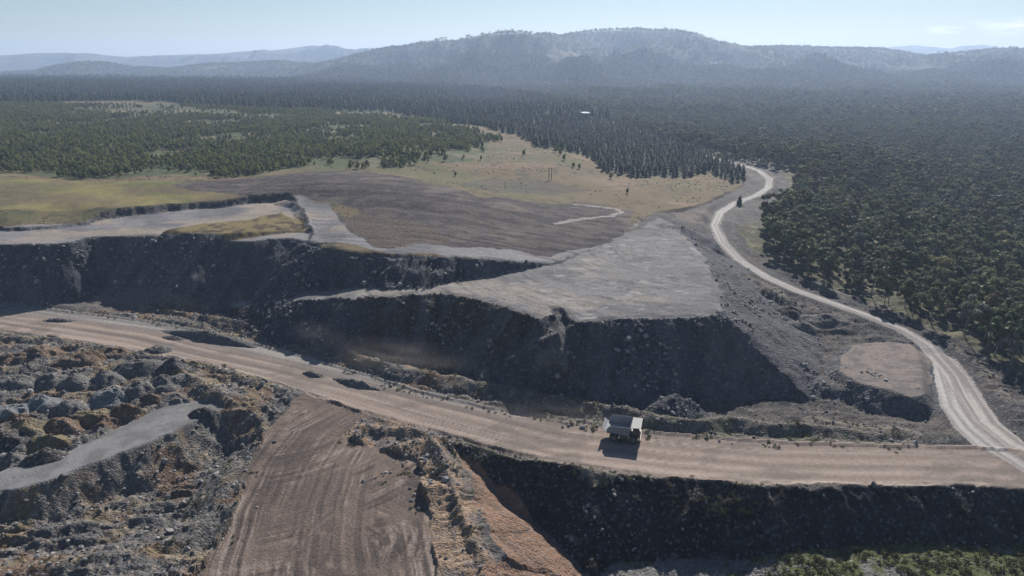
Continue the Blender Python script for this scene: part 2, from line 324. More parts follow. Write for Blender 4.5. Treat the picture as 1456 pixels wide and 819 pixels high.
    if b.any():
        xb = X[b]; yb = Y[b]; kb = xb/yb; hb = h[b].copy(); lb = np.zeros(xb.shape, np.int8)
        for i, (Y0, W, prof, sd_) in enumerate(HILLS):
            kk_, zz_ = sky_line(prof, Y0)
            crest = np.interp(kb, kk_, zz_, left=zz_[0], right=zz_[-1])
            base = np.interp(kb, kk_, zz_*0-10)
            edge = smooth(kk_[0], kk_[0]+.06, kb)*smooth(kk_[-1], kk_[-1]-.06, kb) if i != 1 else 1.0
            t = (yb-Y0)/W
            tw = t + .16*fbm(xb/700, yb/700, 3, sd_)
            f = np.where(tw < 0, smooth(-1.35, 0.0, tw), smooth(1.8, 0, tw))
            er = (ridged(xb/620, yb/900, 4, sd_+1)-.2)*(.85*(1-np.abs(2*f-1))**.8) + .10*fbm(xb/260, yb/260, 4, sd_+3)*(1-f*.85)
            v = base + (crest-base)*np.clip(f+er, 0, 1.02)*edge
            k = v > hb+2; hb = np.where(k, v, hb); lb = np.where(k, i+1, lb)
        h[b] = hb; lay[b] = lb
    M['hill'] = lay
    return h.astype(F32), M

# ------------------------------------------------------------------ the ground sheet: a graded grid
def build_rows():
    rows = [92.0]
    while rows[-1] < 13800:
        y = rows[-1]
        st = .0030*y*(1+ (y/900)**1.0*1.1) if y < 1200 else .0030*y*3.0
        if 200 < y < 360: st *= .78
        rows.append(y+max(.38, min(st, 40)))
    return np.array(rows, np.float64)
ROWS = build_rows(); NC = 1110; KM = 1.02
KC = np.linspace(-KM, KM, NC)
GY, GK = np.meshgrid(ROWS, KC, indexing='ij')
GX = GK*(GY*CP + CAM_Z*SP)
H, M = height(GX, GY)
print('grid', GX.shape)
def hq(X, Y):
    X = np.asarray(X, float); Y = np.asarray(Y, float)
    k = X/(Y*CP+CAM_Z*SP); c = np.clip((k+KM)/(2*KM)*(NC-1), 0, NC-1.001)
    r = np.clip(np.interp(Y, ROWS, np.arange(len(ROWS))), 0, len(ROWS)-1.001)
    ri = r.astype(int); ci = c.astype(int); fr = r-ri; fc = c-ci
    return (H[ri, ci]*(1-fr)*(1-fc)+H[ri+1, ci]*fr*(1-fc)+H[ri, ci+1]*(1-fr)*fc+H[ri+1, ci+1]*fr*fc)
def mq(mask, X, Y):
    k = X/(Y*CP+CAM_Z*SP); c = np.clip(np.rint((k+KM)/(2*KM)*(NC-1)), 0, NC-1).astype(int)
    r = np.clip(np.rint(np.interp(Y, ROWS, np.arange(len(ROWS)))), 0, len(ROWS)-1).astype(int)
    return mask[r, c]
_T = np.concatenate([np.linspace(120, 1200, 3000), np.linspace(1201, 13000, 5000)])
def hit(px, py):
    """where the line of sight through a photo point meets the ground"""
    x = (px-728)/FPX; v = (409.5-py)/FPX
    X = x*_T; Y = (CP+v*SP)*_T; Z = CAM_Z+(-SP+v*CP)*_T
    ok = (Y > ROWS[0]) & (np.abs(X/(Y*CP+CAM_Z*SP)) < KM)
    b = (hq(X, Y) > Z) & ok
    if not b.any():
        zz = -5; return un(px, max(py, 112), zz)
    i = int(np.argmax(b)); return (X[i], Y[i])
def hpoly(lst):
    out = []
    for a, b in lst:
        if a < -90 or a > 1550 or b > 830 : 
            z = 30 if b < 360 and a < 700 else -3
            out.append(un(a, b, z))
        else: out.append(hit(a, b))
    return out

# ------------------------------------------------------------------ surface regions and base colours
X, Y = GX.astype(F32), GY.astype(F32)
WX = X + (2.0+Y*.012)*fbm(X/(10+Y*.03), Y/(10+Y*.03), 3, 70); WY = Y + (2.0+Y*.02)*fbm(X/(10+Y*.03), Y/(10+Y*.03), 3, 71)
n1 = fbm(X/22, Y/22, 4, 80); n2 = fbm(X/5, Y/5, 4, 81); n3 = fbm(X/1.6, Y/1.6, 3, 82); nb = fbm(X/90, Y/90, 4, 83)
def C(r, g, b): return np.array([r, g, b], F32)
def mix(A, B, t): return A*(1-t[..., None]) + B*t[..., None]
REG = np.zeros(X.shape, np.int8)   # 0 ground
names = ['ground', 'haul_road', 'gravel_road', 'spoil_bench', 'spoil_embankment', 'grassland', 'ploughed_mound', 'forest_floor', 'hills', 'dirt_ramp', 'pit_floor', 'meadow']
base = np.zeros(X.shape+(3,), F32) + C(.125, .118, .112)
base = mix(base, C(.20, .17, .145)+0*base, smooth(-.1, .5, n1))
base = mix(base, C(.075, .073, .075)+0*base, smooth(.05, .45, n2)*.8)
# broken spoil at lower left: rust and ochre patches
bl = (X < -20) & (Y < 300)
rust = fbm(X/15, Y/10, 4, 84); och = fbm(X/9, Y/7, 4, 85)
SPB = mix(C(.13, .125, .12)+0*base, C(.165, .105, .068)+0*base, smooth(.05, .35, rust)*.8)
SPB = mix(SPB, C(.20, .155, .095)+0*base, smooth(.05, .35, och)*.8)
SPB = mix(SPB, C(.09, .09, .092)+0*base, smooth(.0, .3, -rust)*.5)
SPB = mix(SPB, C(.34, .28, .22)+0*base, smooth(.28, .5, n3)*.6)
base = np.where(bl[..., None], SPB, base)
sp_r = smooth(30, 70, X)*smooth(420, 330, Y)*smooth(-.45, .15, n1+.4)   # coal spoil litters the ground right of the dump
base = mix(base, base*C(.55, .57, .62), sp_r)
# scrub green bits on banks near the haul road
gs = smooth(.1, .4, fbm(X/6, Y/6, 4, 86))
def put(mask, reg, col, soft=None):
    global base
    base = np.where(mask[..., None], col, base)
    if reg is not None: REG[mask] = reg
# forest floor / lowland beyond
rgt = inside(hpoly([(1035,214),(1108,240),(1120,262),(1080,312),(1050,325),(1075,360),(1130,388),(1190,410),(1260,440),(1340,472),(1400,500),(1456,530),(1540,560)]) + [(900, 300), (13000, 13900), (-13000, 13900), (-200, 2300), un(1000, 190, 0)], WX, WY)
ff = rgt | ((Y > 700) & ~M['up'])
cff = mix(C(.085, .085, .055)+0*base, C(.17, .155, .10)+0*base, smooth(0, .5, n2))
put(ff, 7, cff)
# upland default: grassland
gr = mix(C(.20, .155, .09)+0*base, C(.145, .14, .07)+0*base, smooth(-.2, .35, nb+.5*n1))
gr = mix(gr, C(.27, .19, .13)+0*base, smooth(.1, .5, fbm(X/40, Y/25, 4, 87))*.8)
gr = mix(gr, C(.09, .085, .055)+0*base, smooth(.1, .45, n2+.3*fbm(X/60, Y/18, 3, 140))*.75)
put(M['up'], 5, gr)
gs_flat = M['up'] & inside(hpoly([(500,170),(690,180),(820,225),(1010,258),(1055,262),(1000,292),(930,300),(850,290),(700,275),(580,240),(520,240)]), WX, WY)
# bare/bluish patch
bp = inside(hpoly([(650,262),(700,252),(760,254),(850,270),(800,276),(700,272)]), WX, WY) & M['up']
put(bp, None, gr*.55+C(.03, .03, .035))
# young plantation ground
yg = M['up'] & (Y > 440) & inside(hpoly([(-400,250),(0,250),(300,252),(420,240),(560,236),(680,228),(690,200),(600,170),(450,160),(200,150),(-400,150)]), WX, WY)
put(yg, 7, mix(C(.075, .09, .045)+0*base, C(.17, .15, .09)+0*base, smooth(.0, .45, n1)))
pg = M['up'] & (Y > 560) & inside([hit(a, b) for a, b in [(-80,152),(200,143),(350,156),(560,160),(700,186),(830,222),(900,250),(1000,246),(1040,262)]] + [un(1060,236,15), un(1000,212,14), un(800,150,8), un(600,121,14), un(-700,114,30)], X+22*fbm(X/45, Y/45, 4, 174), Y+34*fbm(X/45, Y/60, 4, 175))
put(pg, 7, mix(C(.055, .065, .045)+0*base, C(.13, .13, .08)+0*base, smooth(.1, .6, n2)))
# yellow-green field
fd = M['up'] & inside(hpoly([(-400,310),(0,298),(120,298),(200,294),(300,284),(352,281),(300,268),(230,256),(0,252),(-400,252)]), X+fbm(X/8, Y/8, 2, 1), Y)
fc = mix(C(.235, .205, .085)+0*base, C(.16, .16, .068)+0*base, smooth(-.25, .3, fbm(X/45, Y/25, 5, 88)))
fc = mix(fc, C(.16, .125, .085)+0*base, smooth(-.1, .35, fbm(X/30, Y/22, 5, 89))*.75); fc = fc*(1+.25*n2[..., None])
put(fd, 11, fc)
# ploughed mound
pm_poly = hpoly([(240,262),(330,254),(440,244),(520,242),(600,258),(680,278),(760,288),(840,290),(890,300),(880,318),(830,338),(770,350),(700,354),(640,348),(560,318),(480,292),(430,280),(395,284),(340,276)])
pm = M['up'] & inside(pm_poly, WX, WY)
furrow = 1.6*fbm((Y + X*.22 + 9*fbm(X/50, Y/50, 3, 91))/3.2, X/38, 4, 131)
pc = mix(C(.070, .060, .062)+0*base, C(.125, .105, .096)+0*base, smooth(-.3, .6, furrow+1.5*n2))
pc = mix(pc, C(.21, .175, .15)+0*base, smooth(.1, .45, n1)*.6)
dfl = M['up'] & (Y < 640) & inside([un(395,262,38), un(440,246,40), un(560,246,40), un(700,285,33), un(830,291,26), un(905,300,22), un(900,345,22), un(770,385,23), un(430,352,28)], WX, WY)
pm |= dfl & ~inside(hpoly([(400,278),(430,282),(470,292),(520,300),(560,306),(500,306),(470,302),(425,290)]), WX, WY)
put(pm, 6, pc)
H = np.where(pm & ~M['cutfloor'], H + .28*furrow*smooth(-.4, .2, n1+.4), H).astype(F32)
# brown triangle in front of the mound
tri = M['up'] & inside(hpoly([(490,307),(520,303),(600,318),(640,346),(540,349),(520,330)]), WX, WY)
put(tri, 6, mix(C(.13, .10, .08)+0*base, C(.09, .075, .065)+0*base, smooth(-.2, .3, n3)))
# grey stone apron around the crest of the left dump
ap = (M['up'] & inside(hpoly([(395,284),(432,281),(455,292),(480,305),(510,328),(540,350),(640,352),(700,352),(775,360),(870,345),(900,322),(935,306),(960,318),(900,345),(790,385),(640,372),(430,350),(300,350),(0,352),(-400,352),(-400,330),(0,330),(230,305),(395,286)]), WX, WY)) | M['cutfloor']
apc = mix(C(.20, .195, .20)+0*base, C(.135, .135, .145)+0*base, smooth(-.2, .35, n1+.3*n2))
apc = mix(apc, C(.30, .25, .20)+0*base, smooth(.0, .4, fbm(X/30+9, Y/14, 3, 92))*np.clip((Y-300)/60, 0, 1)*.8)
put(ap, 3, apc)
lp = M['lump'] & M['up']
put(lp, 5, mix(C(.24, .19, .09)+0*base, C(.10, .075, .05)+0*base, smooth(-.1, .3, n2)))
put(M['cut'] & M['up'], 4, mix(C(.10, .10, .105)+0*base, C(.06, .055, .055)+0*base, smooth(-.2, .3, n3)))
# central bench top
plc = mix(C(.185, .178, .178)+0*base, C(.135, .132, .138)+0*base, smooth(-.15, .35, n1+.4*n2))
plc = mix(plc, C(.25, .225, .195)+0*base, smooth(.0, .4, fbm(X/18+4, Y/18, 4, 93) + np.clip((30-X)/80, -.4, .25))*.85)
plc = mix(plc, C(.10, .097, .10)+0*base, smooth(.12, .4, fbm(np.hypot(X-90, Y-330)/1.2, np.arctan2(Y-330, X-90)*5, 4, 166))*.7)
plc = mix(plc, C(.30, .29, .28)+0*base, smooth(.3, .55, fbm(X/7, Y/3.5, 4, 94))*.7)
put(M['plat'], 3, plc)
# faces of tipped spoil, coloured darker to deepen their shade
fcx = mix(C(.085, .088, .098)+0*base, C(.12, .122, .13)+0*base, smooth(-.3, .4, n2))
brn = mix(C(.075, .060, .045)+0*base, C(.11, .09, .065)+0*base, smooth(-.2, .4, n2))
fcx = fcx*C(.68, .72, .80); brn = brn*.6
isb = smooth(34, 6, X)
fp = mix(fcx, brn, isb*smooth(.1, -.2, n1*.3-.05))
fp = mix(fp, mix(C(.125, .127, .138)+0*base, C(.085, .086, .096)+0*base, smooth(-.2, .4, n2)), smooth(66, 84, X+6*n1)*M['flank'])  # sunlit right flank painted paler than the shaded fronts
def runs(a, d, sd): return smooth(.1, .42, fbm(a/6.5+.5*fbm(X/9, Y/9, 2, sd), d/55, 4, sd+1) + .25*smooth(10, 26, d))
fp = mix(fp, C(.125, .128, .135)*(1+.4*n3[..., None]), runs(M['aP'], M['dP'], 180)*.75)
fcx = mix(fcx, C(.125, .128, .137)*(1+.4*n3[..., None]), runs(M['aU'], M['dU'], 190)*.75)
fp = np.where(M['cone'][..., None], mix(fp, C(.16, .158, .16)+0*base, smooth(-.4, .2, n2)*.9), fp)
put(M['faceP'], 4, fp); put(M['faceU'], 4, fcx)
put(M['pad'], 3, mix(C(.22, .185, .165)+0*base, C(.14, .125, .12)+0*base, smooth(-.2, .4, n2+.8*fbm(np.hypot((X-un(1270,505,4.5)[0])*.7, Y-un(1270,505,4.5)[1])/.9, np.arctan2(Y-un(1270,505,4.5)[1], X-un(1270,505,4.5)[0])*2.5, 3, 141))))
# banks
bk = M['berm'] & (REG != 5)
bc = mix(C(.12, .108, .098)+0*base, C(.20, .175, .15)+0*base, smooth(-.1, .4, n3))
bc = mix(bc, C(.10, .115, .055)+0*base, smooth(.0, .3, fbm(X/4, Y/4, 3, 95))*smooth(260, 150, Y)*.6)
put(bk & (Y < 320) & ~bl, 0, bc)
# shoulder strip between windrow and road
# pit
put(M['pitface'], 4, mix(C(.040, .040, .044)+0*base, C(.026, .025, .024)+0*base, smooth(-.2, .3, n2)))  # wall coloured near black, so part of its shade is painted in
orange = M['pitface'] & inside([un(a, b, z) for a, b, z in [(600,600,0),(648,632,-.5),(702,690,-6),(771,757,-12),(840,822,-14),(845,900,-14),(650,900,-2),(600,760,-1),(600,640,0)]], WX, WY)
put(orange, 4, mix(C(.27, .175, .125)+0*base, C(.18, .125, .095)+0*base, smooth(-.1, .4, n2+.6*fbm((X+Y)/2, (X-Y)/12, 3, 96))))
vg = smooth(-.3, .05, fbm(X/7, Y/7, 4, 97) + np.clip((X-75)/60, -.6, .4))
put(M['pitfloor'], 10, mix(C(.16, .155, .15)+0*base, C(.095, .11, .045)+0*base, vg))
# ramp
dr, ar, zr, sr, sdr = pdist([(*un(a, b, 0), 0, 0) for a, b in [(760,620),(640,598),(560,588),(500,590),(455,612),(420,655),(395,710),(378,770),(365,880)]], X, Y)
st = fbm(sdr/.9+.5*fbm(X/12, Y/12, 2, 126), ar/45, 4, 98)
swirl = fbm(np.sqrt((X+38)**2+(Y-140)**2*.6)/.9, np.arctan2(Y-140, X+38)*2.5, 4, 99)
wsw = smooth(24, 12, np.sqrt((X+38)**2+(Y-140)**2))*smooth(-.3, .1, fbm(X/10, Y/10, 3, 130))*.95
st2 = fbm(np.hypot(X+75, Y-205)/.85, np.arctan2(Y-205, X+75)*2.2, 4, 123); pw = smooth(-.15, .2, fbm(X/12, Y/16, 2, 124))
pw = pw*.55
rs = (st*(1-pw)+st2*pw)*(1-wsw)+swirl*wsw; rs = rs*(.45+1.1*smooth(-.3, .4, fbm(X/7, Y/7, 3, 125)))
rc = mix(C(.185, .142, .118)+0*base, C(.095, .077, .068)+0*base, smooth(-.25, .35, rs+.25*n1))
rc = mix(rc, C(.30, .25, .22)+0*base, smooth(.15, .5, -rs)*.7)
put(M['ramp'], 9, rc)
H = np.where(M['ramp'], H+.16*rs, H).astype(F32)
ctr = inside([un(a, b, -2) for a, b in [(525,600),(600,606),(640,650),(720,830),(640,870),(600,760),(560,690),(490,622)]], WX, WY) & ~M['ramp'] & ~M['pitface'] & ~M['road']
cc = mix(C(.30, .215, .15)+0*base, C(.15, .125, .115)+0*base, smooth(-.25, .25, n2+.5*fbm((X)/.9, Y/9, 3, 101)))
put(ctr, 0, cc)
rib = np.sin(pdist(BERMS[6][0], X, Y)[1]*2*math.pi/2.6 + 2.5*fbm(X/6, Y/6, 2, 128))*(.5+.8*vnoise(X/5, Y/5, 9))
rd = pdist(BERMS[6][0], X, Y)[0]
H = np.where(rd < 7, H+.42*rib*smooth(7, 5, rd)*smooth(0, 1.5, rd)*(~M['road'])*(~M['ramp'])*(Y < 176), H).astype(F32)
# grey track at left, gravel road, haul road
put(M['track'], 2, mix(C(.20, .198, .20)+0*base, C(.15, .148, .15)+0*base, smooth(-.3, .3, n2)))
dh, ah, zh, sh, sdh = pdist([(*un(a, b, 0), 0, 0) for a, b in [(-900,355),(-400,402),(0,450),(200,478),(400,523),(600,578),(800,629),(950,646),(1100,658),(1300,661),(1456,668),(1700,680),(2400,745)]], X, Y)
sdh = sdh + 1.4*fbm(ah/70, sdh/30, 3, 164); hs = fbm(sdh/1.3 + .5*fbm(ah/60, sdh/20, 2, 7), ah/120, 4, 102); hs = hs*(.6+.9*smooth(-.3, .3, fbm(ah/40, sdh/12, 3, 9)))
lane = np.exp(-((sdh-9.5)/1.9)**2)*.9 + np.exp(-((sdh-4.6)/1.6)**2)*.8 + np.exp(-((sdh+1.2)/1.8)**2)*.7 + np.exp(-((sdh+6.5)/1.6)**2)*.6*(X > 0) + np.exp(-((sdh+11)/1.2)**2)*.5*(X > 0)
hc = mix(C(.20, .160, .138)+0*base, C(.40, .330, .280)+0*base, np.clip(lane*(.8+.6*hs), 0, 1))
hc = mix(hc, C(.13, .11, .10)+0*base, smooth(.06, .36, hs)*.8)
hc = mix(hc, C(.14, .12, .105)+0*base, smooth(.12, .4, fbm(X/16, Y/7, 4, 165))*.55)
hc = mix(hc, mix(C(.17, .165, .16)+0*base, C(.30, .28, .26)+0*base, smooth(-.1, .25, fbm(sdh/.8, ah/70, 3, 150))), smooth(-3, -9, sdh)*smooth(15, -20, X)*.85)
put(M['road'], 1, hc)
for i in (0, 1):
    sd = M['r%dd' % i]; aa = M['r%da' % i]
    ss_ = fbm(sd/.8, aa/50, 3, 103+i)
    g = mix(C(.20, .185, .175)+0*base, C(.44, .42, .40)+0*base, np.clip((np.exp(-((np.abs(sd)-1.1)/.8)**2)*.9*smooth(240, 330, Y)+.35*smooth(300,200,Y) + .1) + .9*ss_, 0, 1)) if i == 0 else mix(C(.22, .20, .19)+0*base, C(.42, .39, .36)+0*base, np.clip(.5+1.5*ss_, 0, 1))
    put((M['r%d' % i] & (REG != 1)) | M['x%d' % i], 2, g)
# pale winding path on the mound
pth = [(*hit(a, b), 0, 1) for a, b in [(790,318),(830,311),(870,307),(884,302),(876,297),(850,294),(820,291)]]
d = pdist(pth, X, Y)[0]
put((d < 1.7+.8*n2) & M['up'], None, C(.36, .33, .31)+.1*n3[..., None])
# hills
hl = M['hill'] > 0
clr = smooth(.2, .38, fbm(X/260+3, Y/420, 4, 104))
hcx = mix(C(.045, .055, .035)+0*base, C(.11, .10, .062)+0*base, clr)
put(hl, 8, hcx)
CLR = clr
tone = np.full(X.shape, .84, F32); tone[REG == 5] = .66; tone[REG == 11] = .76; tone[REG == 6] = .74; tone[REG == 1] = .93; tone[REG == 2] = .95; tone[REG == 3] = .9; tone[REG == 4] = .8   # base colours scaled down region by region
base = np.clip(base*tone[..., None]*(1+.10*n3[..., None]), .012, .9)

# ------------------------------------------------------------------ materials
def nodemat(name):
    m = bpy.data.materials.new(name); m.use_nodes = True; t = m.node_tree
    return m, t, t.nodes['Principled BSDF']
def add(t, typ, **kw):
    n = t.nodes.new(typ)
    for k, v in kw.items(): setattr(n, k, v)
    return n
def earth(name, scale=1.0, bump=.5, dist=.15, speck=0.0, var=.5, rough=.95, stone=1.1, spec=.12):
    m, t, b = nodemat(name)
    at = add(t, 'ShaderNodeAttribute', attribute_name='Col')
    geo = add(t, 'ShaderNodeNewGeometry')
    nz = add(t, 'ShaderNodeTexNoise'); nz.inputs['Scale'].default_value = scale; nz.inputs['Detail'].default_value = 6; nz.inputs['Roughness'].default_value = .7
    t.links.new(geo.outputs['Position'], nz.inputs['Vector'])
    mr = add(t, 'ShaderNodeMapRange'); mr.inputs[1].default_value = .3; mr.inputs[2].default_value = .7; mr.inputs[3].default_value = 1-var; mr.inputs[4].default_value = 1+var
    t.links.new(nz.outputs['Fac'], mr.inputs[0])
    mul = add(t, 'ShaderNodeVectorMath', operation='SCALE'); t.links.new(at.outputs['Color'], mul.inputs[0]); t.links.new(mr.outputs[0], mul.inputs['Scale'])
    col = mul.outputs[0]
    bh = nz.outputs['Fac']
    if speck > 0:
        vo = add(t, 'ShaderNodeTexVoronoi'); vo.inputs['Scale'].default_value = stone; t.links.new(geo.outputs['Position'], vo.inputs['Vector'])
        sp = add(t, 'ShaderNodeSeparateColor'); t.links.new(vo.outputs['Color'], sp.inputs[0])
        r = add(t, 'ShaderNodeMapRange'); r.inputs[1].default_value = .80; r.inputs[2].default_value = 1; r.inputs[3].default_value = 0; r.inputs[4].default_value = speck
        t.links.new(sp.outputs[0], r.inputs[0])
        mx = add(t, 'ShaderNodeMixRGB'); t.links.new(r.outputs[0], mx.inputs[0]); t.links.new(col, mx.inputs[1]); mx.inputs[2].default_value = (.24, .235, .235, 1)
        col = mx.outputs[0]
        ad = add(t, 'ShaderNodeMath', operation='SUBTRACT'); t.links.new(bh, ad.inputs[0]); t.links.new(vo.outputs['Distance'], ad.inputs[1]); bh = ad.outputs[0]
    t.links.new(col, b.inputs['Base Color']); b.inputs['Roughness'].default_value = rough; b.inputs['Specular IOR Level'].default_value = spec
    bp_ = add(t, 'ShaderNodeBump'); bp_.inputs['Strength'].default_value = bump; bp_.inputs['Distance'].default_value = dist
    t.links.new(bh, bp_.inputs['Height']); t.links.new(bp_.outputs[0], b.inputs['Normal'])
    return m
MATS = {
 'ground': earth('broken_spoil', 1.6, .8, .35, .55, .5, stone=1.6),
 'haul_road': earth('packed_dirt', .9, .35, .08, 0, .22),
 'gravel_road': earth('pale_gravel', 1.2, .3, .08, 0, .2, rough=.95, spec=.1),
 'spoil_bench': earth('graded_spoil', .9, .5, .12, .25, .3, stone=2.0),
 'spoil_embankment': earth('tipped_rock', 1.8, 1.0, .5, .45, .5, stone=1.3),
 'grassland': earth('dry_grass', .9, .7, .4, 0, .4),
 'ploughed_mound': earth('ploughed_earth', 1.1, .9, .4, .1, .45),
 'forest_floor': earth('forest_litter', .5, .6, .4, 0, .45),
 'hills': earth('hill_grass', .03, .8, 6, 0, .4),
 'dirt_ramp': earth('rutted_dirt', 1.4, .6, .2, .15, .35, stone=2.5),
 'pit_floor': earth('pit_floor_earth', 1.3, .9, .4, .6, .5, stone=1.4),
 'meadow': earth('field_grass', .8, .5, .25, 0, .3),
}

# ------------------------------------------------------------------ mesh helpers
def tag(o, label=None, cat=None, group=None, kind=None):
    if label: o['label'] = label
    if cat: o['category'] = cat
    if group: o['group'] = group
    if kind: o['kind'] = kind
    return o
def mesh_np(name, verts, quads, mat=None, smooth_=True):
    me = bpy.data.meshes.new(name)
    q = np.asarray(quads, np.int32); n, k = q.shape
    me.vertices.add(len(verts)); me.vertices.foreach_set('co', np.asarray(verts, F32).ravel())
    me.loops.add(n*k); me.loops.foreach_set('vertex_index', q.ravel())
    me.polygons.add(n); me.polygons.foreach_set('loop_start', np.arange(0, n*k, k, dtype=np.int32))
    try: me.polygons.foreach_set('loop_total', np.full(n, k, np.int32))
    except Exception: pass
    me.polygons.foreach_set('use_smooth', np.full(n, smooth_, bool))
    me.update(calc_edges=True)
    if mat: me.materials.append(mat)
    return me
def link(name, me, parent=None):
    o = bpy.data.objects.new(name, me); COL.objects.link(o)
    if parent: o.parent = parent
    return o

# split the sheet into its regions, sharing one normal field so that no seam shows
nr, nc = H.shape
gy = np.gradient(H, axis=0)/np.gradient(GY, axis=0); 
dHc = np.gradient(H, axis=1); dXc = np.gradient(GX, axis=1)
hx = dHc/dXc
dXr = np.gradient(GX, axis=0)
hy = (np.gradient(H, axis=0) - hx*dXr)/np.gradient(GY, axis=0)
NRM = np.stack([-hx, -hy, np.ones_like(hx)], -1); NRM /= np.linalg.norm(NRM, axis=-1, keepdims=True)
ids = np.arange(nr*nc).reshape(nr, nc)
Q = np.stack([ids[:-1, :-1], ids[:-1, 1:], ids[1:, 1:], ids[1:, :-1]], -1).reshape(-1, 4)
QR = REG[:-1, :-1].ravel()
V = np.stack([GX, GY, H], -1).reshape(-1, 3).astype(F32); NN = NRM.reshape(-1, 3).astype(F32); CC = base.reshape(-1, 3)
for r, nm in enumerate(names):
    q = Q[QR == r]
    if not len(q): continue
    u, inv = np.unique(q, return_inverse=True); inv = inv.reshape(-1, 4)
    me = mesh_np(nm, V[u], inv, MATS[nm])
    ca = me.color_attributes.new('Col', 'FLOAT_COLOR', 'POINT')
    ca.data.foreach_set('color', np.concatenate([CC[u], np.ones((len(u), 1), F32)], 1).astype(F32).ravel())
    me.normals_split_custom_set_from_vertices(NN[u])
    tag(link(nm, me), kind='structure')

# ------------------------------------------------------------------ vegetation builders
def leafmat(name, c1, c2, tr=.25):
    m, t, b = nodemat(name)
    oi = add(t, 'ShaderNodeObjectInfo'); at = add(t, 'ShaderNodeAttribute', attribute_name='shade')
    mx = add(t, 'ShaderNodeMixRGB'); mx.inputs[1].default_value = (*c1, 1); mx.inputs[2].default_value = (*c2, 1)
    ad = add(t, 'ShaderNodeMath', operation='MULTIPLY_ADD'); t.links.new(oi.outputs['Random'], ad.inputs[0]); ad.inputs[1].default_value = .6
    ml = add(t, 'ShaderNodeMath', operation='MULTIPLY'); t.links.new(at.outputs['Fac'], ml.inputs[0]); ml.inputs[1].default_value = .4
    t.links.new(ml.outputs[0], ad.inputs[2]); t.links.new(ad.outputs[0], mx.inputs[0])
    t.links.new(mx.outputs[0], b.inputs['Base Color']); b.inputs['Roughness'].default_value = .65; b.inputs['Specular IOR Level'].default_value = .25
    trn = add(t, 'ShaderNodeBsdfTranslucent'); t.links.new(mx.outputs[0], trn.inputs[0])
    ms = add(t, 'ShaderNodeMixShader'); ms.inputs[0].default_value = tr
    out = t.nodes['Material Output']; t.links.new(b.outputs[0], ms.inputs[1]); t.links.new(trn.outputs[0], ms.inputs[2]); t.links.new(ms.outputs[0], out.inputs['Surface'])
    return m
LEAF_EUC = leafmat('eucalypt_leaves', (.045, .075, .034), (.20, .21, .105), .28)
LEAF_OLV = leafmat('olive_leaves', (.10, .12, .04), (.26, .25, .11), .3)
LEAF_GRY = leafmat('grey_green_leaves', (.07, .09, .07), (.20, .21, .17), .25)
LEAF_BRN = leafmat('brownish_leaves', (.075, .065, .035), (.20, .165, .09), .25)
LEAF_PINE = leafmat('pine_needles', (.030, .055, .034), (.12, .155, .085), .25)
LEAF_YNG = leafmat('young_leaves', (.085, .115, .04), (.27, .30, .105), .4)
LEAF_SCR = leafmat('scrub_leaves', (.045, .065, .022), (.12, .11, .05))
BARK, _t, _b = nodemat('bark'); _n = add(_t, 'ShaderNodeTexNoise'); _n.inputs['Scale'].default_value = 3; _r = add(_t, 'ShaderNodeValToRGB')
_r.color_ramp.elements[0].color = (.10, .085, .07, 1); _r.color_ramp.elements[1].color = (.28, .25, .21, 1); _t.links.new(_n.outputs['Fac'], _r.inputs[0]); _t.links.new(_r.outputs[0], _b.inputs['Base Color']); _b.inputs['Roughness'].default_value = .9

DBARK, _t, _b = nodemat('dark_bark'); _n = add(_t, 'ShaderNodeTexNoise'); _n.inputs['Scale'].default_value = 4; _r = add(_t, 'ShaderNodeValToRGB')
_r.color_ramp.elements[0].color = (.05, .042, .035, 1); _r.color_ramp.elements[1].color = (.12, .10, .085, 1); _t.links.new(_n.outputs['Fac'], _r.inputs[0]); _t.links.new(_r.outputs[0], _b.inputs['Base Color']); _b.inputs['Roughness'].default_value = .9

def leaves(centers, radii, n, size, rng, flat=.75):
    """n small leaf-clump faces spread through ellipsoidal clumps"""
    w = np.array([r**2 for r in radii]); w = w/w.sum()
    ci = rng.choice(len(centers), n, p=w)
    d = rng.normal(size=(n, 3)); d /= np.linalg.norm(d, axis=1, keepdims=True)
    rr = rng.random(n)**.4
    p = np.array(centers)[ci] + d*np.array(radii)[ci][:, None]*rr[:, None]*np.array([1, 1, flat])
    a = rng.normal(size=(n, 3)); a /= np.linalg.norm(a, axis=1, keepdims=True)
    nrm = d*.8 + a*.7; nrm /= np.linalg.norm(nrm, axis=1, keepdims=True)
    t = np.cross(nrm, a); t /= np.linalg.norm(t, axis=1, keepdims=True)+1e-6
    b = np.cross(nrm, t)
    s = size*(.6+.8*rng.random(n))[:, None]
    v = np.stack([p-t*s, p-b*s*.7, p+t*s, p+b*s*.7], 1).reshape(-1, 3)
    q = np.arange(4*n).reshape(n, 4)
    sh = np.repeat(rng.random(n), 4)
    return v, q, sh
def blobs(centers, radii, rng, f=.78, flat=.62):
    vs = []; fs = []; o = 0
    bm = bmesh.new(); bmesh.ops.create_icosphere(bm, subdivisions=1, radius=1)
    B = np.array([tuple(v.co) for v in bm.verts]); Fc = np.array([[v.index for v in q.verts] for q in bm.faces]); bm.free()
    for c, r_ in zip(centers, radii):
        p = B*(1+.25*rng.normal(size=(len(B), 1))).clip(.6, 1.4)*r_*f*np.array([1, 1, flat]); vs.append(p+np.array(c)); fs.append(np.concatenate([Fc, Fc[:, 2:3]], 1)+o); o += len(B)
    v = np.concatenate(vs); q = np.concatenate(fs); return v, q
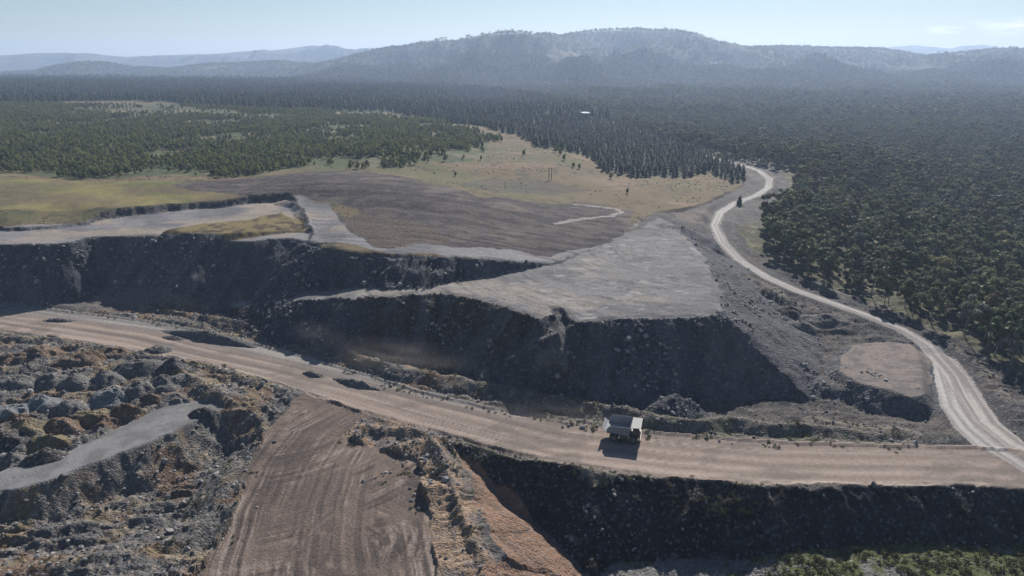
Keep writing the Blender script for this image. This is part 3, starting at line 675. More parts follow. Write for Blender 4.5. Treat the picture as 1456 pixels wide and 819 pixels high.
def tube(path, radii, seg=5):
    path = [Vector(p) for p in path]; vs = []; fs = []
    for i, (p, r) in enumerate(zip(path, radii)):
        d = (path[min(i+1, len(path)-1)]-path[max(i-1, 0)]).normalized()
        a = d.orthogonal().normalized(); b = d.cross(a)
        for k in range(seg):
            th = 2*math.pi*k/seg; vs.append(p+(a*math.cos(th)+b*math.sin(th))*r)
    for i in range(len(path)-1):
        for k in range(seg): fs.append((i*seg+k, i*seg+(k+1) % seg, (i+1)*seg+(k+1) % seg, (i+1)*seg+k))
    return np.array([tuple(v) for v in vs]), np.array(fs)
def cat(parts):
    vs = []; fs = []; o = 0
    for v, f in parts: vs.append(v); fs.append(f+o); o += len(v)
    return np.concatenate(vs), np.concatenate(fs)
def leafmesh(name, v, q, sh, mat):
    me = bpy.data.meshes.new(name); me.from_pydata([tuple(p) for p in v], [], [tuple(dict.fromkeys(f)) for f in q.tolist()]); me.materials.append(mat)
    a = me.attributes.new('shade', 'FLOAT', 'POINT'); a.data.foreach_set('value', sh.astype(F32)); return me
def euc(i):
    r = np.random.default_rng(100+i); Ht = 14+4*r.random()
    cs = []; rs = []; tubes = []
    lean = r.normal(size=2)*.5
    top = np.array([lean[0], lean[1], Ht*.62])
    tubes.append(tube([(0, 0, -.6), (lean[0]*.4, lean[1]*.4, Ht*.3), tuple(top), (lean[0]*1.2, lean[1]*1.2, Ht*.9)], [.30, .22, .14, .04], 6))
    nl = r.integers(7, 11)
    for k in range(nl):
        th = k*2.4+r.random(); rad = (1.3+3.1*r.random())*(1.2 if k % 2 else .8)
        c = np.array([top[0]+rad*math.cos(th), top[1]+rad*math.sin(th), Ht*(.42+.48*r.random()) - rad*.22])
        cs.append(c); rs.append(1.2+1.1*r.random())
        s = np.array([lean[0]*.6, lean[1]*.6, Ht*(.3+.3*r.random())])
        tubes.append(tube([tuple(s), tuple((s+c)/2+np.array([0, 0, .3])), tuple(c)], [.10, .07, .03], 4))
    cs.append(np.array([top[0]*1.2, top[1]*1.2, Ht*.88])); rs.append(1.5)
    v, q, sh = leaves(cs, rs, 1700, .33, r, .85)
    tv, tf = cat(tubes)
    bv, bq = blobs(cs, rs, r, .74, .8); q = np.concatenate([q, bq+len(v)]); v = np.concatenate([v, bv]); sh = np.concatenate([sh, np.full(len(bv), .3)])
    return leafmesh('eucalypt_crown', v, q, sh, [LEAF_EUC, LEAF_EUC, LEAF_OLV, LEAF_EUC, LEAF_GRY, LEAF_EUC, LEAF_BRN][i]), mesh_np('eucalypt_trunk', tv, tf, BARK)
def pine(i):
    r = np.random.default_rng(200+i); Ht = 8.5+3*r.random()
    tv = tube([(0, 0, -.6), (0, 0, Ht*.5), (0, 0, Ht*.9)], [.2, .12, .03], 5)
    cs = []; rs = []
    n = 900; z = Ht*(.14+.86*r.random(n)**1.15); wdt = (1-(z/Ht))**.7*3.2*(.75+.35*np.sin(z*4.2)); th = r.random(n)*6.283
    rr = wdt*np.sqrt(r.random(n))
    p = np.stack([rr*np.cos(th), rr*np.sin(th), z-rr*.22], 1)
    out = np.stack([np.cos(th), np.sin(th), -.15+0*z], 1)
    side = np.stack([-np.sin(th), np.cos(th), .3*r.normal(size=n)], 1)
    s = (.25+.4*(1-z/Ht))[:, None]
    v = np.stack([p-out*s*.6, p-side*s*.6, p+out*s, p+side*s*.6], 1).reshape(-1, 3)
    zc = np.linspace(.22, .9, 6)
    bv, bq = blobs([np.array([r.normal()*.3, r.normal()*.3, Ht*a_]) for a_ in zc], [(1-a_)**.7*2.5+.25 for a_ in zc], r, .85, .9)
    q = np.concatenate([np.arange(4*n).reshape(n, 4), bq+len(v)]); sh = np.concatenate([np.repeat(r.random(n), 4), np.full(len(bv), .35)]); v = np.concatenate([v, bv])
    return leafmesh('pine_crown', v, q, sh, LEAF_PINE), mesh_np('pine_trunk', tv[0], tv[1], DBARK)
def young(i):
    r = np.random.default_rng(300+i); Ht = 4.5+2*r.random()
    cs = [np.array([r.normal()*.5, r.normal()*.5, Ht*(.35+.5*k/5)]) for k in range(6)]; rs = [1.5-.15*k for k in range(6)]
    v, q, sh = leaves(cs, rs, 420, .34, r, .9)
    tv = tube([(0, 0, -.4), (.1, 0, Ht*.5), (0, 0, Ht*.8)], [.11, .08, .03], 4)
    return leafmesh('young_tree_crown', v, q, sh, [LEAF_YNG, LEAF_YNG, LEAF_OLV, LEAF_YNG, LEAF_EUC][i]), mesh_np('young_tree_trunk', tv[0], tv[1], BARK)
def scrub(i):
    r = np.random.default_rng(400+i)
    cs = [np.array([r.normal()*.5, r.normal()*.5, .25+.3*r.random()]) for k in range(4)]; rs = [.45+.25*r.random() for k in range(4)]
    v, q, sh = leaves(cs, rs, 90, .16, r, .8)
    return leafmesh('scrub_bush', v, q, sh, LEAF_SCR)
def joined(name, crown, trunk):
    """crown and trunk as one mesh, for distant copies"""
    bm = bmesh.new(); bm.from_mesh(crown); nv = len(bm.faces); bm.from_mesh(trunk); bm.faces.ensure_lookup_table()
    for f in bm.faces[nv:]: f.material_index = 1
    me = bpy.data.meshes.new(name); bm.to_mesh(me); bm.free(); me.materials.append(crown.materials[0]); me.materials.append(trunk.materials[0]); return me
EUC = [euc(i) for i in range(7)]; PINE = [pine(i) for i in range(5)]; YNG = [young(i) for i in range(5)]; SCR = [scrub(i) for i in range(4)]

# geometry-node scatter for what is past counting
def scatter(name, pts, rot, scl, meshes, label, idx=None, tilt=0.0, cat=None):
    src = bpy.data.collections.new(name+'_kinds')
    for k, me in enumerate(meshes):
        o = bpy.data.objects.new('%s_kind' % name, me); src.objects.link(o)
    n = len(pts); me = bpy.data.meshes.new(name); me.vertices.add(n); me.vertices.foreach_set('co', np.asarray(pts, F32).ravel())
    if idx is None: idx = RNG.integers(0, len(meshes), n)
    a = me.attributes.new('rot', 'FLOAT_VECTOR', 'POINT'); rv = np.zeros((n, 3), F32); rv[:, 2] = rot
    if tilt: rv[:, 0] = RNG.normal(size=n)*tilt; rv[:, 1] = RNG.normal(size=n)*tilt
    a.data.foreach_set('vector', rv.ravel())
    s = np.asarray(scl, F32); s = s if s.ndim == 2 else np.repeat(s[:, None], 3, 1)
    a = me.attributes.new('scl', 'FLOAT_VECTOR', 'POINT'); a.data.foreach_set('vector', s.astype(F32).ravel())
    a = me.attributes.new('idx', 'INT', 'POINT'); a.data.foreach_set('value', np.asarray(idx, np.int32))
    o = link(name, me); ng = bpy.data.node_groups.new(name+'_spread', 'GeometryNodeTree')
    ng.interface.new_socket('Geometry', in_out='INPUT', socket_type='NodeSocketGeometry'); ng.interface.new_socket('Geometry', in_out='OUTPUT', socket_type='NodeSocketGeometry')
    N = ng.nodes; gi = N.new('NodeGroupInput'); go = N.new('NodeGroupOutput')
    m2p = N.new('GeometryNodeMeshToPoints'); iop = N.new('GeometryNodeInstanceOnPoints'); ci = N.new('GeometryNodeCollectionInfo')
    ci.inputs['Collection'].default_value = src; ci.inputs['Separate Children'].default_value = True; ci.inputs['Reset Children'].default_value = True
    def named(nm, ty):
        x = N.new('GeometryNodeInputNamedAttribute'); x.data_type = ty; x.inputs['Name'].default_value = nm; return x.outputs['Attribute']
    iop.inputs['Pick Instance'].default_value = True
    L = ng.links.new
    L(gi.outputs[0], m2p.inputs['Mesh']); L(m2p.outputs[0], iop.inputs['Points']); L(ci.outputs[0], iop.inputs['Instance'])
    L(named('idx', 'INT'), iop.inputs['Instance Index'])
    e2r = N.new('FunctionNodeEulerToRotation'); L(named('rot', 'FLOAT_VECTOR'), e2r.inputs[0]); L(e2r.outputs[0], iop.inputs['Rotation'])
    L(named('scl', 'FLOAT_VECTOR'), iop.inputs['Scale']); L(iop.outputs[0], go.inputs[0])
    md = o.modifiers.new('spread', 'NODES'); md.node_group = ng
    tag(o, label, cat, kind='stuff'); return o

def grid_pts(x0, x1, y0, y1, sp, jit=.45, kmax=.97):
    ys = np.arange(y0, y1, sp); out = []
    xs = np.arange(x0, x1, sp); GXX, GYY = np.meshgrid(xs, ys)
    GXX = GXX + RNG.uniform(-jit, jit, GXX.shape)*sp; GYY = GYY + RNG.uniform(-jit, jit, GYY.shape)*sp
    x = GXX.ravel(); y = GYY.ravel(); k = np.abs(x) < kmax*(y*CP+CAM_Z*SP)
    return x[k], y[k]
def infr(x, y, z, m=0):
    u, v, d = proj(x, y, z); return (u > -m) & (u < 1456+m) & (v > -m) & (v < 819+m)

def place_trees(name, x, y, sc, kinds, label, cat_, group, stuffname, stufflabel, nind=300, nparts=300):
    z = hq(x, y)
    dist = np.hypot(x, y); dd = np.where(infr(x, y, z, -6), dist, 1e9)
    order = np.argsort(dd)[:nind]; selm = np.zeros(len(x), bool); selm[order] = True
    rot = RNG.random(len(x))*6.283; ki = RNG.integers(0, len(kinds), len(x))
    for c, i in enumerate(order):
        cm_, tm_ = kinds[ki[i]]
        r = link(name, None); r.location = (x[i], y[i], z[i]); r.rotation_euler = (0, 0, rot[i]); r.scale = (sc[i],)*3
        tag(r, label, cat_, group)
        a = bpy.data.objects.new('crown', cm_); b = bpy.data.objects.new('trunk', tm_)
        for o in (a, b): o.parent = r; COL.objects.link(o)
    rest = ~selm
    js = [joined(name+'_far', *k) for k in kinds]
    scatter(stuffname, np.stack([x[rest], y[rest], z[rest]], 1), rot[rest], sc[rest], js, stufflabel, ki[rest])

near_forest = [(1085,246),(1118,232),(1140,262),(1122,290),(1090,312),(1076,336),(1095,364),(1145,393),(1200,414),(1255,439),(1335,475),(1400,505),(1456,532),(1560,580)]
FOR = inside([hit(a, b) for a, b in near_forest[:-1]] + [un(1560,560,0), (900, 300), (9000, 9900), (-3000, 9900), (-200, 2300), un(1000,186,0), un(1040,215,10)], X+(4)*fbm(X/12, Y/12, 3, 5), Y) & ~M['up'] & (M['hill'] == 0)
FOR |= (~M['up']) & (M['hill'] == 0) & (Y > 640) & ~M['r0'] & (pdist(ROAD2, X, Y)[0] > 9)
x, y = grid_pts(-400, 1250, 240, 1400, 7.2)
k = mq(FOR, x, y) & (fbm(x/30, y/30, 3, 110) + RNG.random(len(x))*.9 > -.2); k &= pdist(ROAD2, x, y)[0] > 17; x = x[k]; y = y[k]
x2, y2 = grid_pts(-3000, 2800, 1400, 3600, 14); k = mq(FOR | (M['hill'] > 0) & (Y < 3600), x2, y2); x2 = x2[k]; y2 = y2[k]
sc = np.clip(RNG.normal(.84, .2, len(x)), .42, 1.35); sc2 = RNG.uniform(1.0, 1.9, len(x2))
place_trees('eucalypt_tree', np.r_[x, x2], np.r_[y, y2], np.r_[sc, sc2], EUC, 'tall grey-green eucalypt in the bushland right of the gravel road', 'tree', 'eucalypts in the bushland at the right', 'eucalypt_forest', 'dense dull green bushland filling the valley at the right')
# dark pine plantation
x, y = grid_pts(-1900, 700, 520, 1100, 6.8); x2, y2 = grid_pts(-2600, 700, 1100, 3200, 12.5); x = np.r_[x, x2]; y = np.r_[y, y2]
k = mq(pg, x, y); x = x[k]; y = y[k]
place_trees('plantation_tree', x, y, RNG.uniform(.55, 1.1, len(x))*np.where(y > 1100, 1.6, 1), PINE, 'dark narrow tree at the front edge of the plantation behind the grassy slope', 'tree', 'dark trees of the plantation beyond the grass', 'plantation_forest', 'dark plantation of narrow trees across the upland')
# paler young growth in front of it
ygt = M['up'] & (Y > 440) & (REG != 11) & inside(hpoly([(-400,252),(0,252),(300,252),(420,241),(560,238),(680,228),(690,200),(600,170),(450,158),(200,150),(-400,150)]), X+34*fbm(X/50, Y/50, 4, 170), Y+40*fbm(X/50, Y/70, 4, 171)) & ~inside(hpoly([(95,153),(200,148),(330,158),(340,164),(200,166),(100,162)]), X+20*fbm(X/60, Y/60, 3, 172), Y+30*fbm(X/60, Y/60, 3, 173))
x, y = grid_pts(-1000, 60, 455, 1450, 4.3)
k = (mq(ygt, x, y) | (mq(yg & ~ygt, x, y) & (RNG.random(len(x)) < .12))) & (fbm(x/38, y/55, 4, 111) + .5*RNG.random(len(x)) > .03); x = x[k]; y = y[k]
place_trees('young_tree', x, y, RNG.uniform(.5, 1.25, len(x)), YNG, 'bushy green young tree in the regrowth above the yellow field', 'tree', 'young trees above the yellow field', 'young_regrowth', 'green regrowth of bushy young trees above the field')
# trees on the far hills
hm = (M['hill'] > 0) & (CLR < .75)
x, y = grid_pts(-5600, 5600, 2600, 7200, 30); k = mq(hm, x, y) ; x = x[k]; y = y[k]; z = hq(x, y)
k = RNG.random(len(x)) < .95; x = x[k]; y = y[k]; z = z[k]
scatter('hill_woodland', np.stack([x, y, z], 1), RNG.random(len(x))*6.283, np.stack([RNG.uniform(1.3, 2.3, len(x))]*2+[RNG.uniform(.8, 1.5, len(x))], 1), [joined('hill_tree', *k_) for k_ in EUC[:4]], 'wooded cover of the far hills')
# ------------------------------------------------------------------ loose rocks
def rock(i):
    bm = bmesh.new(); bmesh.ops.create_icosphere(bm, subdivisions=1, radius=1); r = random.Random(i)
    for v in bm.verts: v.co *= r.uniform(.65, 1.15); v.co.z *= .7
    me = bpy.data.meshes.new('rock'); bm.to_mesh(me); bm.free(); me.materials.append(ROCKM); return me
ROCKM, _t, _b = nodemat('loose_rock'); _o = add(_t, 'ShaderNodeObjectInfo'); _r = add(_t, 'ShaderNodeValToRGB')
_r.color_ramp.elements[0].color = (.06, .06, .065, 1); _r.color_ramp.elements[1].color = (.28, .275, .27, 1); _t.links.new(_o.outputs['Random'], _r.inputs[0]); _t.links.new(_r.outputs[0], _b.inputs['Base Color']); _b.inputs['Roughness'].default_value = .9
ROCKS = [rock(i) for i in range(6)]
fm = (M['faceP'] | M['faceU'] | M['pitface'] | M['berm']) & ~orange
x, y = grid_pts(-330, 330, 110, 400, 1.15); k = mq(fm, x, y) & (RNG.random(len(x)) < .02+.5*smooth(.02, .5, fbm(x/16, y/16, 3, 5))); x = x[k]; y = y[k]
x3, y3 = grid_pts(-200, 60, 105, 300, 1.0); k = mq(bl & (REG == 0), x3, y3) & (RNG.random(len(x3)) < .22); x = np.r_[x, x3[k]]; y = np.r_[y, y3[k]]
x3, y3 = grid_pts(-60, 200, 105, 300, 1.5); k = mq((REG == 0) | (REG == 10), x3, y3) & (RNG.random(len(x3)) < .12); x = np.r_[x, x3[k]]; y = np.r_[y, y3[k]]
s = RNG.lognormal(-1.15, .5, len(x))*np.where(mq(M['faceP'] | M['faceU'], x, y), 1.3, 1); s = np.clip(s, .12, 1.4)
scatter('loose_rocks', np.stack([x, y, hq(x, y)+s*.15], 1), RNG.random(len(x))*6.283, s, ROCKS, 'loose rocks and rubble strewn over the spoil slopes', tilt=.5)
print('rocks', len(x))
# scrub on the banks, pit edge and pit floor
ed = (pdist([(*un(a, b, 0), 0, 0) for a, b in [(640,630),(700,646),(800,667),(900,684),(1000,693),(1050,700)]], X, Y)[0] < 4.5) & (REG != 1)
vgm = M['pitfloor'] & (X > 55)
sm = (vgm & (fbm(X/5, Y/3.5, 3, 144) > .05)) | (M['berm'] & (Y < 300) & (fbm(X/5, Y/5, 3, 120) > .12)) | (M['pitfloor'] & (vg > .6)) | ed
x, y = grid_pts(-330, 330, 100, 330, 1.0); k = mq(sm, x, y) & (RNG.random(len(x)) < .28); x = x[k]; y = y[k]
x3, y3 = grid_pts(-400, 400, 330, 800, 4.5); k = mq((REG == 5) & (fbm(X/35, Y/25, 3, 121) > .12), x3, y3) & (RNG.random(len(x3)) < .5)
x3 = x3[k]; y3 = y3[k]
xx = np.r_[x, x3]; yy = np.r_[y, y3]
scatter('scrub', np.stack([xx, yy, hq(xx, yy)], 1), RNG.random(len(xx))*6.283, RNG.uniform(.3, .8, len(xx))*np.where((yy < 160) & (xx > 50), 1.5, 1), SCR, 'low scrub and weeds on the banks and grass')

# ------------------------------------------------------------------ single shrubs and trees out on the grass
SPOT = [(848,226,1.5,'pair'),(852,238,1.3,''),(745,222,1.0,''),(790,217,1.2,''),(797,221,1.2,''),(803,228,1.1,''),(815,238,.8,''),(824,240,.8,''),(868,254,1.0,''),(925,252,.9,''),(647,251,.7,''),(892,275,.7,'')]
LAB = ['dark bushy tree standing clear of the plantation on the grass','dark bushy tree just below another at the plantation edge','round shrub leftmost on the reddish grass slope','green shrub on the grass up the slope from the twin poles','dark shrub touching the green one up the slope from the poles','greyish shrub right of the green and dark pair','tiny dark bush between the grey shrub and the plantation','tiny dark bush nearest the plantation corner','low bush at the front of the plantation edge','small bush at the plantation foot toward the road','small dark bush alone on the yellow slope left of the poles','tiny bush in the open grass right of the poles']
for (px, py, s, _), lb in zip(SPOT, LAB):
    hx_, hy_ = hit(px, py); c_, t_ = random.choice(YNG)
    r = link('shrub', None); r.location = (hx_, hy_, float(hq(hx_, hy_))); r.scale = (s*1.1,)*3; r.rotation_euler[2] = random.random()*6
    tag(r, lb, 'shrub', 'shrubs on the open grass')
    for nm, m_ in (('crown', c_), ('trunk', t_)):
        o = bpy.data.objects.new(nm, m_); o.parent = r; COL.objects.link(o)
hx_, hy_ = hit(1051, 291); r = link('pine_tree', None); r.location = (hx_, hy_, float(hq(hx_, hy_))-.3); r.scale = (.95, .95, .62)
tag(r, 'lone dark conical tree beside the bend of the gravel road', 'tree')
for nm, m_ in (('crown', PINE[1][0]), ('trunk', PINE[1][1])):
    o = bpy.data.objects.new(nm, m_); o.parent = r; COL.objects.link(o)

# ------------------------------------------------------------------ plain helper materials
def plain(name, c, rough=.6, metal=0, noise=.25, scale=3, spec=.5):
    m, t, b = nodemat(name)
    geo = add(t, 'ShaderNodeTexCoord'); nz = add(t, 'ShaderNodeTexNoise'); nz.inputs['Scale'].default_value = scale; nz.inputs['Detail'].default_value = 5
    t.links.new(geo.outputs['Object'], nz.inputs['Vector'])
    r = add(t, 'ShaderNodeMixRGB'); r.inputs[1].default_value = tuple(v*(1-noise) for v in c)+(1,); r.inputs[2].default_value = tuple(min(1, v*(1+noise)) for v in c)+(1,)
    t.links.new(nz.outputs['Fac'], r.inputs[0]); t.links.new(r.outputs[0], b.inputs['Base Color'])
    b.inputs['Roughness'].default_value = rough; b.inputs['Metallic'].default_value = metal; b.inputs['Specular IOR Level'].default_value = spec
    return m
TRAY = plain('shade_toned_tray_plate', (.24, .25, .27), .8, 0, .2, spec=.2)  # darkened plate colour carries part of the tray's shade
WHITE = plain('dusty_white_paint', (.38, .38, .37), .9, 0, .15, spec=.15); STEEL = plain('tray_steel', (.16, .17, .19), .5, .2, .2)
YEL = plain('yellow_paint', (.12, .10, .07), .5, 0, .2); BLACK = plain('rubber', (.03, .03, .03), .85); DARK = plain('dark_frame', (.06, .06, .065), .6); GLASS = plain('cab_glass', (.03, .04, .05), .1, 0, .1)
RIM = plain('rim_steel', (.13, .125, .12), .5, .2); WOOD = plain('grey_timber', (.12, .10, .085), .9, 0, .3, 2); LENS = plain('lamp_lens', (.7, .7, .65), .2, 0, .05); RED = plain('red_lens', (.4, .03, .02), .3)

class MB:
    def __init__(s): s.bm = bmesh.new()
    def box(s, x0, x1, y0, y1, z0, z1):
        v = [s.bm.verts.new(p) for p in [(x0,y0,z0),(x1,y0,z0),(x1,y1,z0),(x0,y1,z0),(x0,y0,z1),(x1,y0,z1),(x1,y1,z1),(x0,y1,z1)]]
        for f in [(0,3,2,1),(4,5,6,7),(0,1,5,4),(1,2,6,5),(2,3,7,6),(3,0,4,7)]: s.bm.faces.new([v[i] for i in f])
        return s
    def slab(s, pts, off):   # polygon extruded by a vector
        off = Vector(off); a = [s.bm.verts.new(p) for p in pts]; b = [s.bm.verts.new(Vector(p)+off) for p in pts]; n = len(pts)
        s.bm.faces.new(a[::-1]); s.bm.faces.new(b)
        for i in range(n): s.bm.faces.new([a[i], a[(i+1) % n], b[(i+1) % n], b[i]])
        return s
    def cyl(s, p0, p1, r, seg=20, r2=None):
        p0 = Vector(p0); p1 = Vector(p1); d = (p1-p0).normalized(); a = d.orthogonal().normalized(); b = d.cross(a); r2 = r if r2 is None else r2
        A = [s.bm.verts.new(p0+(a*math.cos(t*2*math.pi/seg)+b*math.sin(t*2*math.pi/seg))*r) for t in range(seg)]
        B = [s.bm.verts.new(p1+(a*math.cos(t*2*math.pi/seg)+b*math.sin(t*2*math.pi/seg))*r2) for t in range(seg)]
        s.bm.faces.new(A[::-1]); s.bm.faces.new(B)
        for i in range(seg): s.bm.faces.new([A[i], A[(i+1) % seg], B[(i+1) % seg], B[i]])
        return s
    def build(s, name, mat, parent=None, bevel=0):
        if bevel:
            bmesh.ops.remove_doubles(s.bm, verts=s.bm.verts, dist=1e-5)
            bmesh.ops.bevel(s.bm, geom=s.bm.edges[:], offset=bevel, segments=1, affect='EDGES')
        bmesh.ops.recalc_face_normals(s.bm, faces=s.bm.faces)
        me = bpy.data.meshes.new(name); s.bm.to_mesh(me); s.bm.free(); me.materials.append(mat); return link(name, me, parent)

# ------------------------------------------------------------------ the haul truck (x forward)
tx, ty = un(886, 622, 0); t2 = un(960, 630, 0)
truck = link('haul_truck', None); truck.location = (tx, ty, float(hq(tx, ty)))
dvec = Vector((un(960, 641, 0)[0]-un(800, 619, 0)[0], un(960, 641, 0)[1]-un(800, 619, 0)[1]))
truck.rotation_euler = (0, 0, math.atan2(dvec.y, dvec.x))
tag(truck, 'big mining dump truck with empty pale tray driving right on the haul road', 'dump truck')
for sx, ys in ((3.3, (-3.0, 3.0)), (-2.6, (-3.15, -2.0, 2.0, 3.15))):
    for yy_ in ys:
        w = .9 if sx > 0 else .95
        wh = link('wheel', None, truck); wh.location = (sx, yy_, 1.38)
        MB().cyl((0, -w/2, 0), (0, w/2, 0), 1.38, 28).build('tyre', BLACK, wh, .0)
        sgn = 1 if yy_ > 0 else -1
        MB().cyl((0, -w/2-.03, 0), (0, w/2+.03, 0), .68, 18).cyl((0, sgn*w/2, 0), (0, sgn*(w/2+.18), 0), .3, 12).build('rim', RIM, wh)
c = MB(); c.box(-5.0, 4.6, -1.1, -.6, 1.5, 2.2).box(-5.0, 4.6, .6, 1.1, 1.5, 2.2).box(-4.9, -4.4, -1.1, 1.1, 1.5, 2.3).box(1.8, 4.6, -1.3, 1.3, 1.2, 2.9).box(-3.1, -2.1, -2.6, 2.6, 1.0, 1.8)
c.build('chassis', DARK, truck)
b = MB(); prof = [(-6.2, 4.35), (-5.6, 3.3), (-1.0, 2.75), (2.2, 3.1), (2.6, 5.6), (2.3, 5.6)]
W2 = 3.5
# tray: floor, side walls, headboard and rim as separate plates
b.slab([(-6.3, -W2, 4.3), (-5.3, -W2, 3.25), (-5.3, W2, 3.25), (-6.3, W2, 4.3)], (0, 0, .16))
b.slab([(-5.3, -W2, 3.25), (1.6, -W2, 2.7), (1.6, W2, 2.7), (-5.3, W2, 3.25)], (0, 0, .16))
b.slab([(1.6, -W2, 2.7), (2.5, -W2, 5.45), (2.5, W2, 5.45), (1.6, W2, 2.7)], (.16, 0, .03))
for sg in (-1, 1):
    b.slab([(-5.0, sg*(W2-.07), 3.3), (-1.7, sg*(W2-.07), 3.02), (1.66, sg*(W2-.07), 2.86), (2.48, sg*(W2-.07), 5.3), (-4.0, sg*(W2+.18), 5.35), (-4.9, sg*(W2+.1), 4.3)], (0, sg*.14, 0))
b.build('tray', TRAY, truck)
rb = MB()
for sg in (-1, 1):
    for x_ in (-3.9, -2.6, -1.3, 0, 1.3): rb.box(x_-.12, x_+.12, sg*3.66 if sg > 0 else -3.86, sg*3.86 if sg > 0 else -3.66, 3.15, 5.2)
    rb.cyl((-4.0, sg*3.72, 5.4), (2.5, sg*3.6, 5.42), .13, 8)
rb.build('tray_ribs', STEEL, truck)
MB().slab([(2.5, -W2, 5.45), (5.5, -W2+.25, 5.62), (5.5, W2-.25, 5.62), (2.5, W2, 5.45)], (0, 0, .14)).build('canopy', WHITE, truck)
MB().box(2.9, 5.0, -3.45, 3.45, 3.28, 3.42).build('deck', YEL, truck)
cab = MB().box(3.1, 4.75, .9, 2.9, 3.43, 5.1).build('cab', STEEL, truck, .06)
MB().box(4.70, 4.77, 1.05, 2.75, 4.1, 4.95).box(3.3, 4.5, 2.86, 2.92, 4.1, 4.95).build('window', GLASS, cab)
MB().box(4.6, 5.25, -1.45, 1.45, 1.35, 3.2).build('bonnet', YEL, truck, .05)
MB().box(5.24, 5.32, -1.15, 1.15, 1.6, 3.0).build('grille', DARK, truck)
MB().box(4.9, 5.5, -3.0, 3.0, .95, 1.4).build('bumper', YEL, truck, .05)
MB().box(3.1, 4.4, -2.7, -1.1, 3.43, 4.3).build('engine_box', YEL, truck, .05)
for sg in (-1, 1):
    MB().cyl((5.3, sg*2.3, 1.75), (5.4, sg*2.3, 1.75), .2, 12).build('headlight', LENS, truck)
    MB().cyl((-5.05, sg*.9, 1.9), (-5.15, sg*.9, 1.9), .12, 10).build('tail_light', RED, truck)
rl = MB()
for x_ in (2.95, 3.9, 4.95): rl.cyl((x_, -3.4, 3.42), (x_, -3.4, 4.4), .04, 6)
for z_ in (3.9, 4.4): rl.cyl((2.95, -3.4, z_), (4.95, -3.4, z_), .035, 6).cyl((4.95, -3.4, z_), (4.95, .8, z_), .035, 6)
rl.build('handrail', YEL, truck)
la = MB()
for sg in (-1, 1): la.cyl((5.0, sg*1.9, 1.3), (5.0, sg*2.9, 3.4), .05, 6).cyl((5.0, sg*2.3, 1.3), (5.0, sg*3.3, 3.4), .05, 6)
la.build('ladder', RIM, truck)
for sg in (-1, 1): MB().cyl((-1.0, sg*1.4, 1.6), (.6, sg*1.4, 3.1), .18, 10).build('hoist_ram', RIM, truck)
MB().cyl((-.9, -2.6, 1.75), (1.7, -2.6, 1.75), .8, 16).cyl((-.9, 2.6, 1.75), (1.7, 2.6, 1.75), .7, 16).build('fuel_tank', DARK, truck)

# ------------------------------------------------------------------ twin poles on the grass
for px, lb, hgt in ((780.5, 'left pole of the twin timber poles on the grassy slope', 9.6), (784, 'right pole of the twin timber poles on the grassy slope', 9.4)):
    qx, qy = hit(px, 256); r = link('timber_pole', None); r.location = (qx, qy, float(hq(qx, qy))); tag(r, lb, 'pole', 'twin timber poles')
    MB().cyl((0, 0, -.6), (0, 0, hgt), .30, 8, .2).build('shaft', WOOD, r)
    MB().box(-.9, .9, -.12, .12, hgt-1.1, hgt-.8).build('crossarm', WOOD, r)

# ------------------------------------------------------------------ heaps
def heapmat(name, c1, c2):
    m, t, b = nodemat(name); geo = add(t, 'ShaderNodeNewGeometry')
    nz = add(t, 'ShaderNodeTexNoise'); nz.inputs['Scale'].default_value = .7; nz.inputs['Detail'].default_value = 7; nz.inputs['Roughness'].default_value = .75
    vo = add(t, 'ShaderNodeTexVoronoi'); vo.inputs['Scale'].default_value = 2.0
    for n_ in (nz, vo): t.links.new(geo.outputs['Position'], n_.inputs['Vector'])
    r = add(t, 'ShaderNodeMapRange'); r.inputs[1].default_value = .38; r.inputs[2].default_value = .62; t.links.new(nz.outputs['Fac'], r.inputs[0])
    mx = add(t, 'ShaderNodeMixRGB'); t.links.new(r.outputs[0], mx.inputs[0]); mx.inputs[1].default_value = (*c1, 1); mx.inputs[2].default_value = (*c2, 1)
    sp = add(t, 'ShaderNodeSeparateColor'); t.links.new(vo.outputs['Color'], sp.inputs[0])
    r2 = add(t, 'ShaderNodeMapRange'); r2.inputs[1].default_value = .75; r2.inputs[4].default_value = .7; t.links.new(sp.outputs[0], r2.inputs[0])
    mx2 = add(t, 'ShaderNodeMixRGB'); t.links.new(r2.outputs[0], mx2.inputs[0]); t.links.new(mx.outputs[0], mx2.inputs[1]); mx2.inputs[2].default_value = (.33, .31, .29, 1)
    t.links.new(mx2.outputs[0], b.inputs['Base Color']); b.inputs['Roughness'].default_value = .95; b.inputs['Specular IOR Level'].default_value = .1
    ad = add(t, 'ShaderNodeMath', operation='SUBTRACT'); t.links.new(nz.outputs['Fac'], ad.inputs[0]); t.links.new(vo.outputs['Distance'], ad.inputs[1])
    bp_ = add(t, 'ShaderNodeBump'); bp_.inputs['Strength'].default_value = 1; bp_.inputs['Distance'].default_value = .4; t.links.new(ad.outputs[0], bp_.inputs['Height']); t.links.new(bp_.outputs[0], b.inputs['Normal'])
    return m
HM = {'grey': heapmat('grey_rubble', (.09, .09, .092), (.15, .145, .14)), 'rust': heapmat('rust_rubble', (.09, .075, .06), (.18, .115, .075)), 'ochre': heapmat('ochre_rubble', (.12, .10, .065), (.21, .17, .10)), 'blue': heapmat('blue_grey_rubble', (.12, .135, .145), (.19, .20, .21)), 'dark': heapmat('dark_rubble', (.05, .048, .05), (.085, .08, .08))}
